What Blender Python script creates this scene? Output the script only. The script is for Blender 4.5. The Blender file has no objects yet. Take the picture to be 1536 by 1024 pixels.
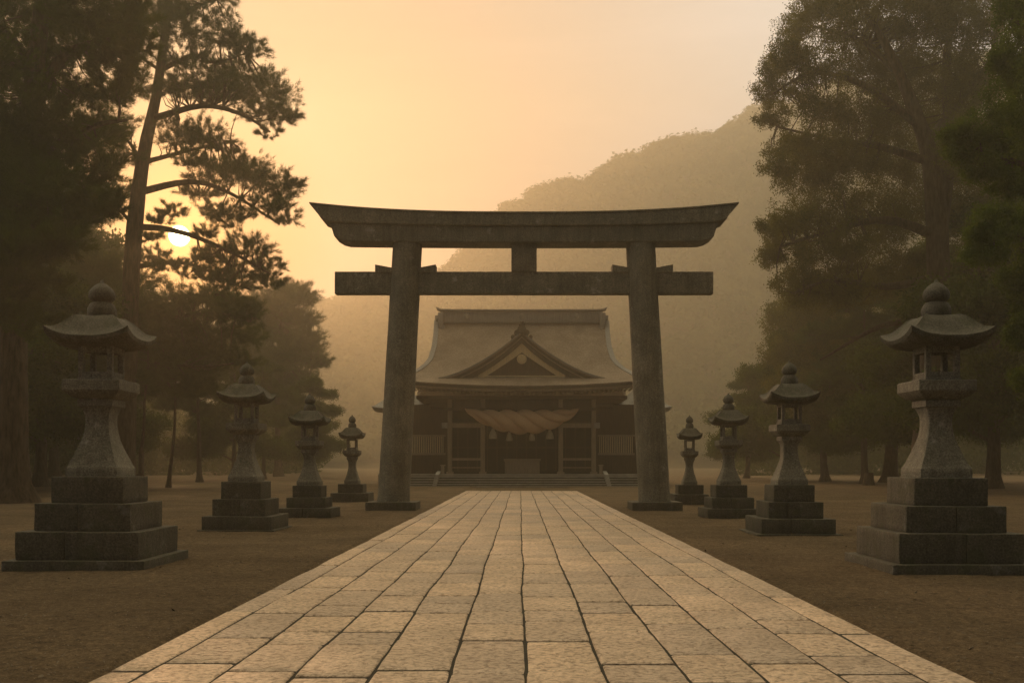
import bpy, bmesh, math, random
import numpy as np
from mathutils import Vector, Matrix, noise
R = math.radians
random.seed(7); RNG = np.random.default_rng(11)
sc = bpy.context.scene
COL = sc.collection

# ------------------------------------------------------------------ camera
CAMH, F = 1.5, 1536.0
cam_d = bpy.data.cameras.new('camera'); cam = bpy.data.objects.new('camera', cam_d); COL.objects.link(cam)
cam.location = (0, 0, CAMH); cam.rotation_euler = (R(90), 0, 0)
cam_d.lens = 36; cam_d.sensor_width = 36; cam_d.sensor_fit = 'HORIZONTAL'
cam_d.shift_x = -12 / 1536; cam_d.shift_y = 183 / 1536
cam_d.clip_start = .1; cam_d.clip_end = 3000
sc.camera = cam

def P(px, py, d):
    return ((px - 780) * d / F, d, CAMH + (695 - py) * d / F)

# ------------------------------------------------------------------ helpers
def tag(o, label=None, cat=None, group=None, kind=None):
    if label: o['label'] = label
    if cat: o['category'] = cat
    if group: o['group'] = group
    if kind: o['kind'] = kind
    return o

def empty(name, loc, label, cat, group=None):
    o = bpy.data.objects.new(name, None); COL.objects.link(o); o.location = loc
    o.empty_display_size = .3
    return tag(o, label, cat, group)

class MB:
    def __init__(s): s.v = []; s.f = []
    def add(s, v, f):
        n = len(s.v); s.v += [tuple(map(float, p)) for p in v]; s.f += [tuple(int(i) + n for i in q) for q in f]
    def box(s, x0, x1, y0, y1, z0, z1, c=0.0, jit=0.0):
        bm = bmesh.new()
        bmesh.ops.create_cube(bm, size=1)
        for v in bm.verts:
            v.co = Vector(((x0 + x1) / 2 + v.co.x * (x1 - x0), (y0 + y1) / 2 + v.co.y * (y1 - y0), (z0 + z1) / 2 + v.co.z * (z1 - z0)))
        if c > 0:
            bmesh.ops.bevel(bm, geom=bm.edges[:], offset=c, segments=2, affect='EDGES', profile=.6)
        if jit > 0:
            bmesh.ops.subdivide_edges(bm, edges=[e for e in bm.edges if e.calc_length() > .3], cuts=5, use_grid_fill=True)
            for v in bm.verts:
                n = noise.noise_vector(v.co * 3.1 + Vector((x0 * 7, y0, z0))) * jit + noise.noise_vector(v.co * 11.0) * jit * .5
                v.co += n
        bm.verts.index_update()
        s.add([v.co for v in bm.verts], [[v.index for v in f.verts] for f in bm.faces]); bm.free()
    def tube(s, pts, rad, n=10, cap=True, wob=0.0):
        pts = [Vector(p) for p in pts]
        rings = []; prev = None
        for i, p in enumerate(pts):
            t = (pts[min(i + 1, len(pts) - 1)] - pts[max(i - 1, 0)]).normalized()
            if prev is None:
                a = t.cross(Vector((0, 0, 1)));
                if a.length < .2: a = t.cross(Vector((0, 1, 0)))
            else: a = prev - t * prev.dot(t)
            a.normalize(); prev = a; b = t.cross(a)
            ring = []
            for k in range(n):
                th = 2 * math.pi * k / n
                r = rad[i] * (1 + (wob * noise.noise(Vector((math.cos(th) * 2, math.sin(th) * 2, i * .35 + pts[0].x))) if wob else 0))
                ring.append(p + a * math.cos(th) * r + b * math.sin(th) * r)
            rings.append(ring)
        v = [q for r_ in rings for q in r_]; f = []
        for i in range(len(pts) - 1):
            for k in range(n):
                f.append((i * n + k, i * n + (k + 1) % n, (i + 1) * n + (k + 1) % n, (i + 1) * n + k))
        if cap: f.append(tuple(range(n - 1, -1, -1))); f.append(tuple((len(pts) - 1) * n + k for k in range(n)))
        s.add(v, f)
    def lathe(s, prof, cx=0, cy=0, n=28, sx=1.0, wob=0.0):
        v = []; f = []
        for i, (r, z) in enumerate(prof):
            for k in range(n):
                th = 2 * math.pi * k / n
                rr = r * (1 + wob * noise.noise(Vector((math.cos(th) * 1.5, math.sin(th) * 1.5, z * 3 + cx))))
                v.append((cx + math.cos(th) * rr * sx, cy + math.sin(th) * rr * sx, z))
        for i in range(len(prof) - 1):
            for k in range(n): f.append((i * n + k, i * n + (k + 1) % n, (i + 1) * n + (k + 1) % n, (i + 1) * n + k))
        f.append(tuple(range(n - 1, -1, -1))); f.append(tuple((len(prof) - 1) * n + k for k in range(n)))
        s.add(v, f)
    def square(s, prof, m=8, lift=None, ch=.0, jit=0.0, seed=0.0):
        """solid of square rings; prof = (half, z); lift(u, half, i) raises a ring point, u = how near the corner"""
        v = []; f = []
        base = []
        for side in range(4):
            for k in range(m):
                t = -1 + 2 * k / m
                base.append((side, t))
        for i, (h, z) in enumerate(prof):
            for side, t in base:
                tt = max(-1 + ch / max(h, 1e-6), min(1 - ch / max(h, 1e-6), t)) if ch else t
                p = [(tt, -1), (1, tt), (-tt, 1), (-1, -tt)][side]
                if ch and abs(t + 1) < 1e-9: p = [(-1 + ch / h / 2, -1 + ch / h / 2), (1 - ch / h / 2, -1 + ch / h / 2), (1 - ch / h / 2, 1 - ch / h / 2), (-1 + ch / h / 2, 1 - ch / h / 2)][side]
                dz = lift(abs(t), h, i) if lift else 0
                q = Vector((p[0] * h, p[1] * h, z + dz))
                if jit: q += noise.noise_vector(q * 5 + Vector((seed, seed, 0))) * jit
                v.append(q)
        n = 4 * m
        for i in range(len(prof) - 1):
            for k in range(n): f.append((i * n + k, i * n + (k + 1) % n, (i + 1) * n + (k + 1) % n, (i + 1) * n + k))
        f.append(tuple(range(n - 1, -1, -1))); f.append(tuple((len(prof) - 1) * n + k for k in range(n)))
        s.add(v, f)
    def build(s, name, mat, parent=None, smooth=35, label=None):
        me = bpy.data.meshes.new(name); me.from_pydata(s.v, [], s.f); me.update()
        bm = bmesh.new(); bm.from_mesh(me); bmesh.ops.recalc_face_normals(bm, faces=bm.faces); bm.to_mesh(me); bm.free()
        if smooth:
            me.shade_smooth(); me.set_sharp_from_angle(angle=R(smooth))
        me.materials.append(mat)
        o = bpy.data.objects.new(name, me); COL.objects.link(o)
        if parent: o.parent = parent
        if label: o['label'] = label
        return o

def np_mesh(name, V, tri, mat, parent=None):
    """triangle mesh straight from numpy arrays"""
    me = bpy.data.meshes.new(name)
    nv, nf = len(V), len(tri)
    me.vertices.add(nv); me.vertices.foreach_set('co', V.astype(np.float32).ravel())
    me.loops.add(nf * 3); me.loops.foreach_set('vertex_index', tri.astype(np.int32).ravel())
    me.polygons.add(nf); me.polygons.foreach_set('loop_start', np.arange(0, nf * 3, 3, dtype=np.int32))
    me.polygons.foreach_set('loop_total', np.full(nf, 3, dtype=np.int32))
    me.update(calc_edges=True); me.validate()
    me.materials.append(mat)
    o = bpy.data.objects.new(name, me); COL.objects.link(o)
    if parent: o.parent = parent
    return o

# ------------------------------------------------------------------ materials
def mat(name, rough=.8, spec=.3):
    m = bpy.data.materials.new(name); m.use_nodes = True
    nt = m.node_tree; b = nt.nodes['Principled BSDF']
    b.inputs['Roughness'].default_value = rough; b.inputs['Specular IOR Level'].default_value = spec
    return m, nt, b

def N(nt, t, **kw):
    n = nt.nodes.new(t)
    for k, v in kw.items():
        if k in n.inputs.keys(): n.inputs[k].default_value = v
        else: setattr(n, k, v)
    return n

def coords(nt, scale=(1, 1, 1), kind='Object'):
    tc = nt.nodes.new('ShaderNodeTexCoord'); mp = nt.nodes.new('ShaderNodeMapping')
    mp.inputs['Scale'].default_value = scale
    nt.links.new(tc.outputs[kind], mp.inputs['Vector']); return mp.outputs['Vector']

def ramp(nt, fac, stops):
    r = nt.nodes.new('ShaderNodeValToRGB'); e = r.color_ramp.elements
    e[0].position, e[0].color = stops[0][0], (*stops[0][1], 1)
    e[1].position, e[1].color = stops[1][0], (*stops[1][1], 1)
    for p, c in stops[2:]:
        x = e.new(p); x.color = (*c, 1)
    nt.links.new(fac, r.inputs['Fac']); return r.outputs['Color']

def mixc(nt, a, b, fac, mode='MIX'):
    m = nt.nodes.new('ShaderNodeMix'); m.data_type = 'RGBA'; m.blend_type = mode
    if isinstance(fac, float): m.inputs[0].default_value = fac
    else: nt.links.new(fac, m.inputs[0])
    for s, x in ((6, a), (7, b)):
        if isinstance(x, tuple): m.inputs[s].default_value = (*x, 1)
        else: nt.links.new(x, m.inputs[s])
    return m.outputs[2]

def g3(v, w=(1, 1, 1)): return (v * w[0], v * w[1], v * w[2])

def bump(nt, b, layers):
    prev = None
    for h, strength, dist in layers:
        n = nt.nodes.new('ShaderNodeBump'); n.inputs['Strength'].default_value = strength; n.inputs['Distance'].default_value = dist
        nt.links.new(h, n.inputs['Height'])
        if prev: nt.links.new(prev, n.inputs['Normal'])
        prev = n.outputs['Normal']
    nt.links.new(prev, b.inputs['Normal'])

def stone(name, lo, hi, tint=(1, .93, .82), grain=70, streak=True, moss=.0, rough=.78):
    m, nt, b = mat(name, rough, .35)
    v = coords(nt)
    n1 = N(nt, 'ShaderNodeTexNoise', Scale=grain, Detail=4.0, Roughness=.75); nt.links.new(v, n1.inputs['Vector'])
    n2 = N(nt, 'ShaderNodeTexNoise', Scale=1.7, Detail=6.0, Roughness=.65); nt.links.new(v, n2.inputs['Vector'])
    c1 = ramp(nt, n1.outputs['Fac'], [(.32, g3(lo, tint)), (.68, g3(hi, tint))])
    c2 = ramp(nt, n2.outputs['Fac'], [(.3, (.58, .58, .58)), (.72, (1.15, 1.15, 1.15))])
    c = mixc(nt, c1, c2, 1.0, 'MULTIPLY')
    if streak:
        vs = coords(nt, (5.5, 5.5, .45))
        n3 = N(nt, 'ShaderNodeTexNoise', Scale=1.5, Detail=5.0, Roughness=.7); nt.links.new(vs, n3.inputs['Vector'])
        c3 = ramp(nt, n3.outputs['Fac'], [(.36, (.5, .48, .43)), (.56, (1, 1, 1))])
        c = mixc(nt, c, c3, .5, 'MULTIPLY')
        n4 = N(nt, 'ShaderNodeTexNoise', Scale=2.6, Detail=7.0, Roughness=.7); nt.links.new(v, n4.inputs['Vector'])
        f4 = ramp(nt, n4.outputs['Fac'], [(.6, (0, 0, 0)), (.7, (.5, .5, .5))])
        c = mixc(nt, c, g3(hi * 1.5, (1, .97, .88)), f4)      # pale lichen patches
    if moss:
        n5 = N(nt, 'ShaderNodeTexNoise', Scale=3.3, Detail=8.0, Roughness=.72); nt.links.new(v, n5.inputs['Vector'])
        f5 = ramp(nt, n5.outputs['Fac'], [(.5, (0, 0, 0)), (.62, (moss, moss, moss))])
        c = mixc(nt, c, (.035, .04, .015), f5)
    nt.links.new(c, b.inputs['Base Color'])
    n6 = N(nt, 'ShaderNodeTexNoise', Scale=12.0, Detail=5.0, Roughness=.6); nt.links.new(v, n6.inputs['Vector'])
    bump(nt, b, [(n6.outputs['Fac'], .5, .02), (n1.outputs['Fac'], .7, .008)])
    return m

M_torii = stone('torii_granite', .08, .31, (1, .91, .68), 28)
M_lan = stone('lantern_granite', .07, .33, (1, .92, .72), 42, moss=.35)
M_roof = stone('lantern_roof_granite', .035, .17, (1, .91, .69), 42, moss=.5)
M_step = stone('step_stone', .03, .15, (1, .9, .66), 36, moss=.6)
M_pstone = stone('platform_stone', .26, .42, (1, .88, .7), 20, streak=False)
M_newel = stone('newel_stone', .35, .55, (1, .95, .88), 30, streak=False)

def wood(name, lo, hi, tint=(1, .66, .42)):
    m, nt, b = mat(name, .75, .25)
    v = coords(nt, (1, 1, .12)); n = N(nt, 'ShaderNodeTexNoise', Scale=14.0, Detail=6.0, Roughness=.65); nt.links.new(v, n.inputs['Vector'])
    c = ramp(nt, n.outputs['Fac'], [(.3, g3(lo, tint)), (.7, g3(hi, tint))]); nt.links.new(c, b.inputs['Base Color'])
    bump(nt, b, [(n.outputs['Fac'], .5, .02)])
    return m
M_wood = wood('dark_timber', .05, .12)
M_wood2 = wood('pillar_timber', .24, .42, (1, .8, .58))
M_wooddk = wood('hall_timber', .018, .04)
M_gold = wood('pale_bargeboard', .5, .8, (1, .8, .48))
M_lattice = wood('lattice_timber', .5, .75, (1, .84, .58))

def bark_thatch():
    m, nt, b = mat('bark_thatch', .95, .1)
    v = coords(nt, (1.6, 1.6, 2)); n = N(nt, 'ShaderNodeTexNoise', Scale=6.0, Detail=8.0, Roughness=.8); nt.links.new(v, n.inputs['Vector'])
    n2 = N(nt, 'ShaderNodeTexNoise', Scale=.5, Detail=4.0); nt.links.new(v, n2.inputs['Vector'])
    c = ramp(nt, n.outputs['Fac'], [(.3, (.15, .112, .083)), (.7, (.46, .37, .29))])
    c = mixc(nt, c, ramp(nt, n2.outputs['Fac'], [(.3, (.75, .75, .75)), (.7, (1.1, 1.1, 1.1))]), 1.0, 'MULTIPLY')
    nt.links.new(c, b.inputs['Base Color']); bump(nt, b, [(n.outputs['Fac'], .8, .05)])
    return m
M_thatch = bark_thatch()
M_edge = wood('thatch_edge', .06, .12, (1, .78, .55))
M_copper = wood('ridge_copper', .24, .36, (1, .95, .9))
M_tile = stone('wing_tile', .25, .4, (1, .97, .93), 12, streak=False, rough=.55)

def straw():
    m, nt, b = mat('rice_straw', .9, .15)
    v = coords(nt, (3, 10, 10)); n = N(nt, 'ShaderNodeTexNoise', Scale=5.0, Detail=7.0, Roughness=.8); nt.links.new(v, n.inputs['Vector'])
    c = ramp(nt, n.outputs['Fac'], [(.3, (.5, .31, .18)), (.7, (.92, .66, .45))]); nt.links.new(c, b.inputs['Base Color'])
    bump(nt, b, [(n.outputs['Fac'], .9, .06)])
    return m
M_straw = straw()
M_tassel = stone('tassel_straw', .3, .45, (1, .88, .66), 25, streak=False)

def leafmat(name, a, b_, trans=.35, nscale=.45, isl=.16):
    m = bpy.data.materials.new(name); m.use_nodes = True; nt = m.node_tree; nt.nodes.clear()
    out = nt.nodes.new('ShaderNodeOutputMaterial')
    v = coords(nt); n = N(nt, 'ShaderNodeTexNoise', Scale=nscale, Detail=4.0, Roughness=.7); nt.links.new(v, n.inputs['Vector'])
    geo = nt.nodes.new('ShaderNodeNewGeometry')
    ad = nt.nodes.new('ShaderNodeMath'); ad.operation = 'MULTIPLY_ADD'; ad.inputs[1].default_value = isl
    nt.links.new(geo.outputs['Random Per Island'], ad.inputs[0]); nt.links.new(n.outputs['Fac'], ad.inputs[2])
    c = ramp(nt, ad.outputs[0], [(.38, a), (.72, b_)])
    d = nt.nodes.new('ShaderNodeBsdfDiffuse'); t = nt.nodes.new('ShaderNodeBsdfTranslucent')
    nt.links.new(c, d.inputs['Color'])
    c2 = mixc(nt, c, (1.5, 1.3, .5), 1.0, 'MULTIPLY'); nt.links.new(c2, t.inputs['Color'])
    mx = nt.nodes.new('ShaderNodeMixShader'); mx.inputs[0].default_value = trans
    nt.links.new(d.outputs[0], mx.inputs[1]); nt.links.new(t.outputs[0], mx.inputs[2]); nt.links.new(mx.outputs[0], out.inputs['Surface'])
    return m
M_pine = leafmat('pine_needles', (.03, .05, .014), (.085, .12, .035), .25)
M_leafdk = leafmat('dark_leaves', (.022, .038, .006), (.07, .105, .015), .35)
M_leafgr = leafmat('green_leaves', (.035, .058, .012), (.10, .145, .03), .4)
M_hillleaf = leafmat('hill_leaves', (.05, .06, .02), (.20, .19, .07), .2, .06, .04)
M_camph = leafmat('camphor_leaves', (.045, .055, .013), (.14, .14, .037), .35)

def barkmat():
    m, nt, b = mat('bark', .95, .1)
    v = coords(nt, (1, 1, .22)); n = N(nt, 'ShaderNodeTexNoise', Scale=7.0, Detail=7.0, Roughness=.7); nt.links.new(v, n.inputs['Vector'])
    c = ramp(nt, n.outputs['Fac'], [(.35, (.035, .024, .016)), (.65, (.12, .085, .055))]); nt.links.new(c, b.inputs['Base Color'])
    bump(nt, b, [(n.outputs['Fac'], 1.0, .08)])
    return m
M_bark = barkmat()

def groundmat():
    m, nt, b = mat('sandy_gravel', .95, .15)
    v = coords(nt)
    a = N(nt, 'ShaderNodeTexNoise', Scale=38.0, Detail=6.0, Roughness=.8); nt.links.new(v, a.inputs['Vector'])
    c_ = N(nt, 'ShaderNodeTexNoise', Scale=.45, Detail=7.0, Roughness=.65); nt.links.new(v, c_.inputs['Vector'])
    d = N(nt, 'ShaderNodeTexNoise', Scale=5.0, Detail=5.0, Roughness=.7); nt.links.new(v, d.inputs['Vector'])
    c = ramp(nt, a.outputs['Fac'], [(.3, (.075, .053, .032)), (.7, (.34, .25, .155))])
    c = mixc(nt, c, ramp(nt, c_.outputs['Fac'], [(.3, (.6, .58, .55)), (.7, (1.15, 1.15, 1.15))]), 1.0, 'MULTIPLY')
    c = mixc(nt, c, ramp(nt, d.outputs['Fac'], [(.3, (.7, .7, .7)), (.6, (1.05, 1.05, 1.05))]), .8, 'MULTIPLY')
    e = N(nt, 'ShaderNodeTexNoise', Scale=13.0, Detail=8.0, Roughness=.85); nt.links.new(coords(nt, (1, .7, 1)), e.inputs['Vector'])
    c = mixc(nt, c, ramp(nt, e.outputs['Fac'], [(.36, (.45, .43, .4)), (.6, (1.3, 1.28, 1.22))]), 1.0, 'MULTIPLY')
    nt.links.new(c, b.inputs['Base Color'])
    bump(nt, b, [(d.outputs['Fac'], .8, .11), (e.outputs['Fac'], 1.0, .05), (a.outputs['Fac'], 1.0, .035)])
    return m
M_ground = groundmat()

M_pebble = stone('pebble_stone', .16, .4, (1, .8, .56), 90, streak=False)
M_soil = stone('joint_soil', .012, .05, (1, .85, .55), 30, streak=False, moss=.4, rough=.95)
def slabmat():
    m, nt, b = mat('path_granite', .42, .5)
    v = coords(nt)
    geo = nt.nodes.new('ShaderNodeNewGeometry')
    a = N(nt, 'ShaderNodeTexNoise', Scale=55.0, Detail=5.0, Roughness=.75); nt.links.new(v, a.inputs['Vector'])
    d = N(nt, 'ShaderNodeTexNoise', Scale=1.3, Detail=7.0, Roughness=.7); nt.links.new(v, d.inputs['Vector'])
    h = N(nt, 'ShaderNodeTexNoise', Scale=19.0, Detail=4.0, Roughness=.6, Distortion=.4); nt.links.new(v, h.inputs['Vector'])
    c = ramp(nt, a.outputs['Fac'], [(.3, (.43, .33, .24)), (.7, (.74, .58, .435))])
    c = mixc(nt, c, ramp(nt, h.outputs['Fac'], [(.36, (.46, .42, .36)), (.54, (1.06, 1.06, 1.06))]), 1.0, 'MULTIPLY')
    c = mixc(nt, c, ramp(nt, geo.outputs['Random Per Island'], [(0, (.82, .82, .84)), (1, (1.15, 1.1, 1.04))]), 1.0, 'MULTIPLY')
    c = mixc(nt, c, ramp(nt, d.outputs['Fac'], [(.3, (.74, .72, .68)), (.62, (1.08, 1.08, 1.08))]), 1.0, 'MULTIPLY')
    nt.links.new(c, b.inputs['Base Color'])
    bump(nt, b, [(d.outputs['Fac'], .3, .03), (h.outputs['Fac'], 1.0, .04), (a.outputs['Fac'], .35, .006)])
    return m
M_slab = slabmat()

# ------------------------------------------------------------------ sun and sky
SUN_EL, SUN_AZ = 11.9, -18.4          # azimuth from +Y, negative = towards -X
sd = Vector((math.sin(R(SUN_AZ)) * math.cos(R(SUN_EL)), math.cos(R(SUN_AZ)) * math.cos(R(SUN_EL)), math.sin(R(SUN_EL))))
L = bpy.data.lights.new('sun', 'SUN'); L.energy = 2.0; L.angle = R(.5); L.color = (.80, .44, .22)
so = bpy.data.objects.new('sun', L); COL.objects.link(so); so.rotation_euler = (-sd).to_track_quat('-Z', 'Y').to_euler(); so.location = sd * 100

w = bpy.data.worlds.new('World'); sc.world = w; w.use_nodes = True
nt = w.node_tree; nt.nodes.clear()
out = nt.nodes.new('ShaderNodeOutputWorld'); bg = nt.nodes.new('ShaderNodeBackground')
sky = nt.nodes.new('ShaderNodeTexSky'); sky.sky_type = 'NISHITA'; sky.sun_disc = False
sky.sun_elevation = R(SUN_EL); sky.sun_rotation = R(SUN_AZ); sky.dust_density = 1.2; sky.air_density = 1.2; sky.ozone_density = .6
gm = nt.nodes.new('ShaderNodeGamma'); gm.inputs['Gamma'].default_value = .28; nt.links.new(sky.outputs['Color'], gm.inputs['Color'])
ct = nt.nodes.new('ShaderNodeTexCoord'); cm = nt.nodes.new('ShaderNodeMapping'); cm.inputs['Scale'].default_value = (1.2, 1.2, 7.0); cm.inputs['Rotation'].default_value = (0, R(12), 0)
nt.links.new(ct.outputs['Generated'], cm.inputs['Vector'])
cn = N(nt, 'ShaderNodeTexNoise', Scale=2.6, Detail=6.0, Roughness=.6, Distortion=.8); nt.links.new(cm.outputs[0], cn.inputs['Vector'])
cirrus = ramp(nt, cn.outputs['Fac'], [(.42, (.97, .97, .97)), (.72, (1.12, 1.11, 1.10))])
gmc = mixc(nt, gm.outputs['Color'], cirrus, 1.0, 'MULTIPLY')
tint = mixc(nt, gmc, (4.0, 3.75, 3.75), 1.0, 'MULTIPLY')
# the sun's own disc and the bright air right round it
tc = nt.nodes.new('ShaderNodeTexCoord')
dot = nt.nodes.new('ShaderNodeVectorMath'); dot.operation = 'DOT_PRODUCT'; dot.inputs[1].default_value = sd
nrm = nt.nodes.new('ShaderNodeVectorMath'); nrm.operation = 'NORMALIZE'; nt.links.new(tc.outputs['Generated'], nrm.inputs[0]); nt.links.new(nrm.outputs[0], dot.inputs[0])
mr = nt.nodes.new('ShaderNodeMapRange'); mr.interpolation_type = 'SMOOTHSTEP'
mr.inputs['From Min'].default_value = math.cos(R(.56)); mr.inputs['From Max'].default_value = math.cos(R(.44)); nt.links.new(dot.outputs['Value'], mr.inputs['Value'])
fade = nt.nodes.new('ShaderNodeMapRange'); fade.inputs['From Min'].default_value = -.35; fade.inputs['From Max'].default_value = .3; fade.inputs['To Min'].default_value = .10; fade.inputs['To Max'].default_value = 1.0
nt.links.new(dot.outputs['Value'], fade.inputs['Value'])
sp = nt.nodes.new('ShaderNodeSeparateXYZ'); nt.links.new(nrm.outputs[0], sp.inputs[0])
zr = nt.nodes.new('ShaderNodeMapRange'); zr.inputs['From Min'].default_value = .42; zr.inputs['From Max'].default_value = .95; zr.inputs['To Min'].default_value = 1.0; zr.inputs['To Max'].default_value = 2.6
nt.links.new(sp.outputs[2], zr.inputs['Value'])
fz = nt.nodes.new('ShaderNodeMath'); fz.operation = 'MULTIPLY'; nt.links.new(fade.outputs[0], fz.inputs[0]); nt.links.new(zr.outputs[0], fz.inputs[1])
vm = nt.nodes.new('ShaderNodeVectorMath'); vm.operation = 'SCALE'; zf = nt.nodes.new('ShaderNodeMapRange'); zf.inputs['From Min'].default_value = .42; zf.inputs['From Max'].default_value = .8; nt.links.new(sp.outputs[2], zf.inputs['Value'])
nt.links.new(mixc(nt, tint, (1.08, .88, .50), zf.outputs[0], 'MULTIPLY'), vm.inputs[0]); nt.links.new(fz.outputs[0], vm.inputs['Scale'])
nr = nt.nodes.new('ShaderNodeMapRange'); nr.interpolation_type = 'SMOOTHSTEP'; nr.inputs['From Min'].default_value = .80; nr.inputs['From Max'].default_value = .99; nt.links.new(dot.outputs['Value'], nr.inputs['Value'])
gold = mixc(nt, vm.outputs[0], (.50, .36, .27), nr.outputs[0], 'MULTIPLY')       # the air turns golden towards the sun
n2 = nt.nodes.new('ShaderNodeMapRange'); n2.interpolation_type = 'SMOOTHSTEP'; n2.inputs['From Min'].default_value = math.cos(R(9)); n2.inputs['From Max'].default_value = math.cos(R(1)); nt.links.new(dot.outputs['Value'], n2.inputs['Value'])
amber = mixc(nt, gold, (1.0, .45, .10), n2.outputs[0], 'MULTIPLY')
nt.links.new(amber, bg.inputs['Color']); bg.inputs['Strength'].default_value = .15
bg2 = nt.nodes.new('ShaderNodeBackground'); bg2.inputs['Color'].default_value = (1, .8, .42, 1)
ml = nt.nodes.new('ShaderNodeMath'); ml.operation = 'MULTIPLY'; ml.inputs[1].default_value = 40.0; nt.links.new(mr.outputs[0], ml.inputs[0]); nt.links.new(ml.outputs[0], bg2.inputs['Strength'])
pw = nt.nodes.new('ShaderNodeMath'); pw.operation = 'POWER'; pw.use_clamp = True; pw.inputs[1].default_value = 900.0; nt.links.new(dot.outputs['Value'], pw.inputs[0])
bg3 = nt.nodes.new('ShaderNodeBackground'); bg3.inputs['Color'].default_value = (1.6, .72, .08, 1); nt.links.new(pw.outputs[0], bg3.inputs['Strength'])
ad0 = nt.nodes.new('ShaderNodeAddShader'); nt.links.new(bg.outputs[0], ad0.inputs[0]); nt.links.new(bg3.outputs[0], ad0.inputs[1])
ads = nt.nodes.new('ShaderNodeAddShader'); nt.links.new(ad0.outputs[0], ads.inputs[0]); nt.links.new(bg2.outputs[0], ads.inputs[1]); nt.links.new(ads.outputs[0], out.inputs['Surface'])

sc.view_settings.view_transform = 'Standard'; sc.view_settings.look = 'None'
sc.view_settings.exposure = 0.08; sc.view_settings.gamma = 1; sc.view_settings.use_curve_mapping = False
sc.cycles.volume_bounces = 1; sc.cycles.max_bounces = 6; sc.cycles.transparent_max_bounces = 4
sc.cycles.use_adaptive_sampling = False; sc.cycles.diffuse_bounces = 3; sc.cycles.use_denoising = True; sc.cycles.sample_clamp_indirect = 4

# ------------------------------------------------------------------ haze
mb = MB(); mb.box(-620, 620, -30, 640, -1, 225)
m = bpy.data.materials.new('haze_air'); m.use_nodes = True; hn = m.node_tree; hn.nodes.clear()
ho = hn.nodes.new('ShaderNodeOutputMaterial'); pv = hn.nodes.new('ShaderNodeVolumePrincipled')
pv.inputs['Color'].default_value = (1.0, .94, .74, 1); pv.inputs['Density'].default_value = .0018; pv.inputs['Anisotropy'].default_value = .68
hn.links.new(pv.outputs[0], ho.inputs['Volume'])
tag(mb.build('haze', m, smooth=0), 'pale golden morning mist filling the whole shrine grounds', 'haze', kind='stuff')

# ------------------------------------------------------------------ ground
def grid_ground():
    xs = np.concatenate([np.linspace(-610, -30, 30), np.linspace(-29, -12, 40), np.linspace(-11.8, 11.8, 180), np.linspace(12, 29, 40), np.linspace(30, 610, 30)])
    ys = np.concatenate([np.linspace(-25, 3, 12), np.linspace(3.2, 30, 240), np.linspace(30.4, 60, 80), np.linspace(61, 630, 80)])
    nx, ny = len(xs), len(ys); V = []
    for y in ys:
        for x in xs:
            z = 0.035 * noise.noise(Vector((x * .35, y * .35, 0))) + .016 * noise.noise(Vector((x * 1.7, y * 1.7, 3))) + .012 * noise.noise(Vector((x * 6, y * 6, 7)))
            if -3.0 < x < 3.15: z = -.05
            elif abs(x - .07) < 3.4: z = min(z, .01)
            V.append((x, y, z))
    Fc = []
    for j in range(ny - 1):
        for i in range(nx - 1):
            a = j * nx + i; Fc.append((a, a + 1, a + nx + 1, a + nx))
    mb = MB(); mb.v = V; mb.f = Fc
    return mb
tag(grid_ground().build('ground', M_ground, smooth=0), 'sandy brown gravel ground on both sides of the stone path', 'ground', kind='structure')

def scatter_pebbles(n):
    u = RNG.random(n); y = 6.2 + 26 * u ** 1.7
    x = (RNG.random(n) * 2 - 1) * np.minimum(y * .62 + 1, 14)
    keep = (x < -2.98) | (x > 3.12); x, y = x[keep], y[keep]; n = len(x)
    s = .004 + .010 * RNG.random(n) ** 3
    base = np.array([(1, 0, 0), (-.5, .87, 0), (-.5, -.87, 0), (0, 0, .45), (.1, .1, -.6)], float)
    V = base[None] * s[:, None, None] * (0.7 + .6 * RNG.random((n, 5, 3)))
    th = RNG.random(n) * 6.28; c, sn = np.cos(th)[:, None], np.sin(th)[:, None]
    X = V[..., 0] * c - V[..., 1] * sn; Y = V[..., 0] * sn + V[..., 1] * c
    z = np.array([0.035 * noise.noise(Vector((a * .35, b * .35, 0))) + .016 * noise.noise(Vector((a * 1.7, b * 1.7, 3))) + .012 * noise.noise(Vector((a * 6, b * 6, 7))) for a, b in zip(x, y)])
    V = np.stack([X + x[:, None], Y + y[:, None], V[..., 2] + z[:, None] + .002], -1).reshape(-1, 3)
    t = np.array([(0, 1, 3), (1, 2, 3), (2, 0, 3), (1, 0, 4), (2, 1, 4), (0, 2, 4)])
    T = (t[None] + (np.arange(n) * 5)[:, None, None]).reshape(-1, 3)
    o = np_mesh('gravel', V, T, M_pebble)
    tag(o, 'loose grit and small pebbles strewn over the sandy ground', 'gravel', kind='stuff')
scatter_pebbles(30000)

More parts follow.
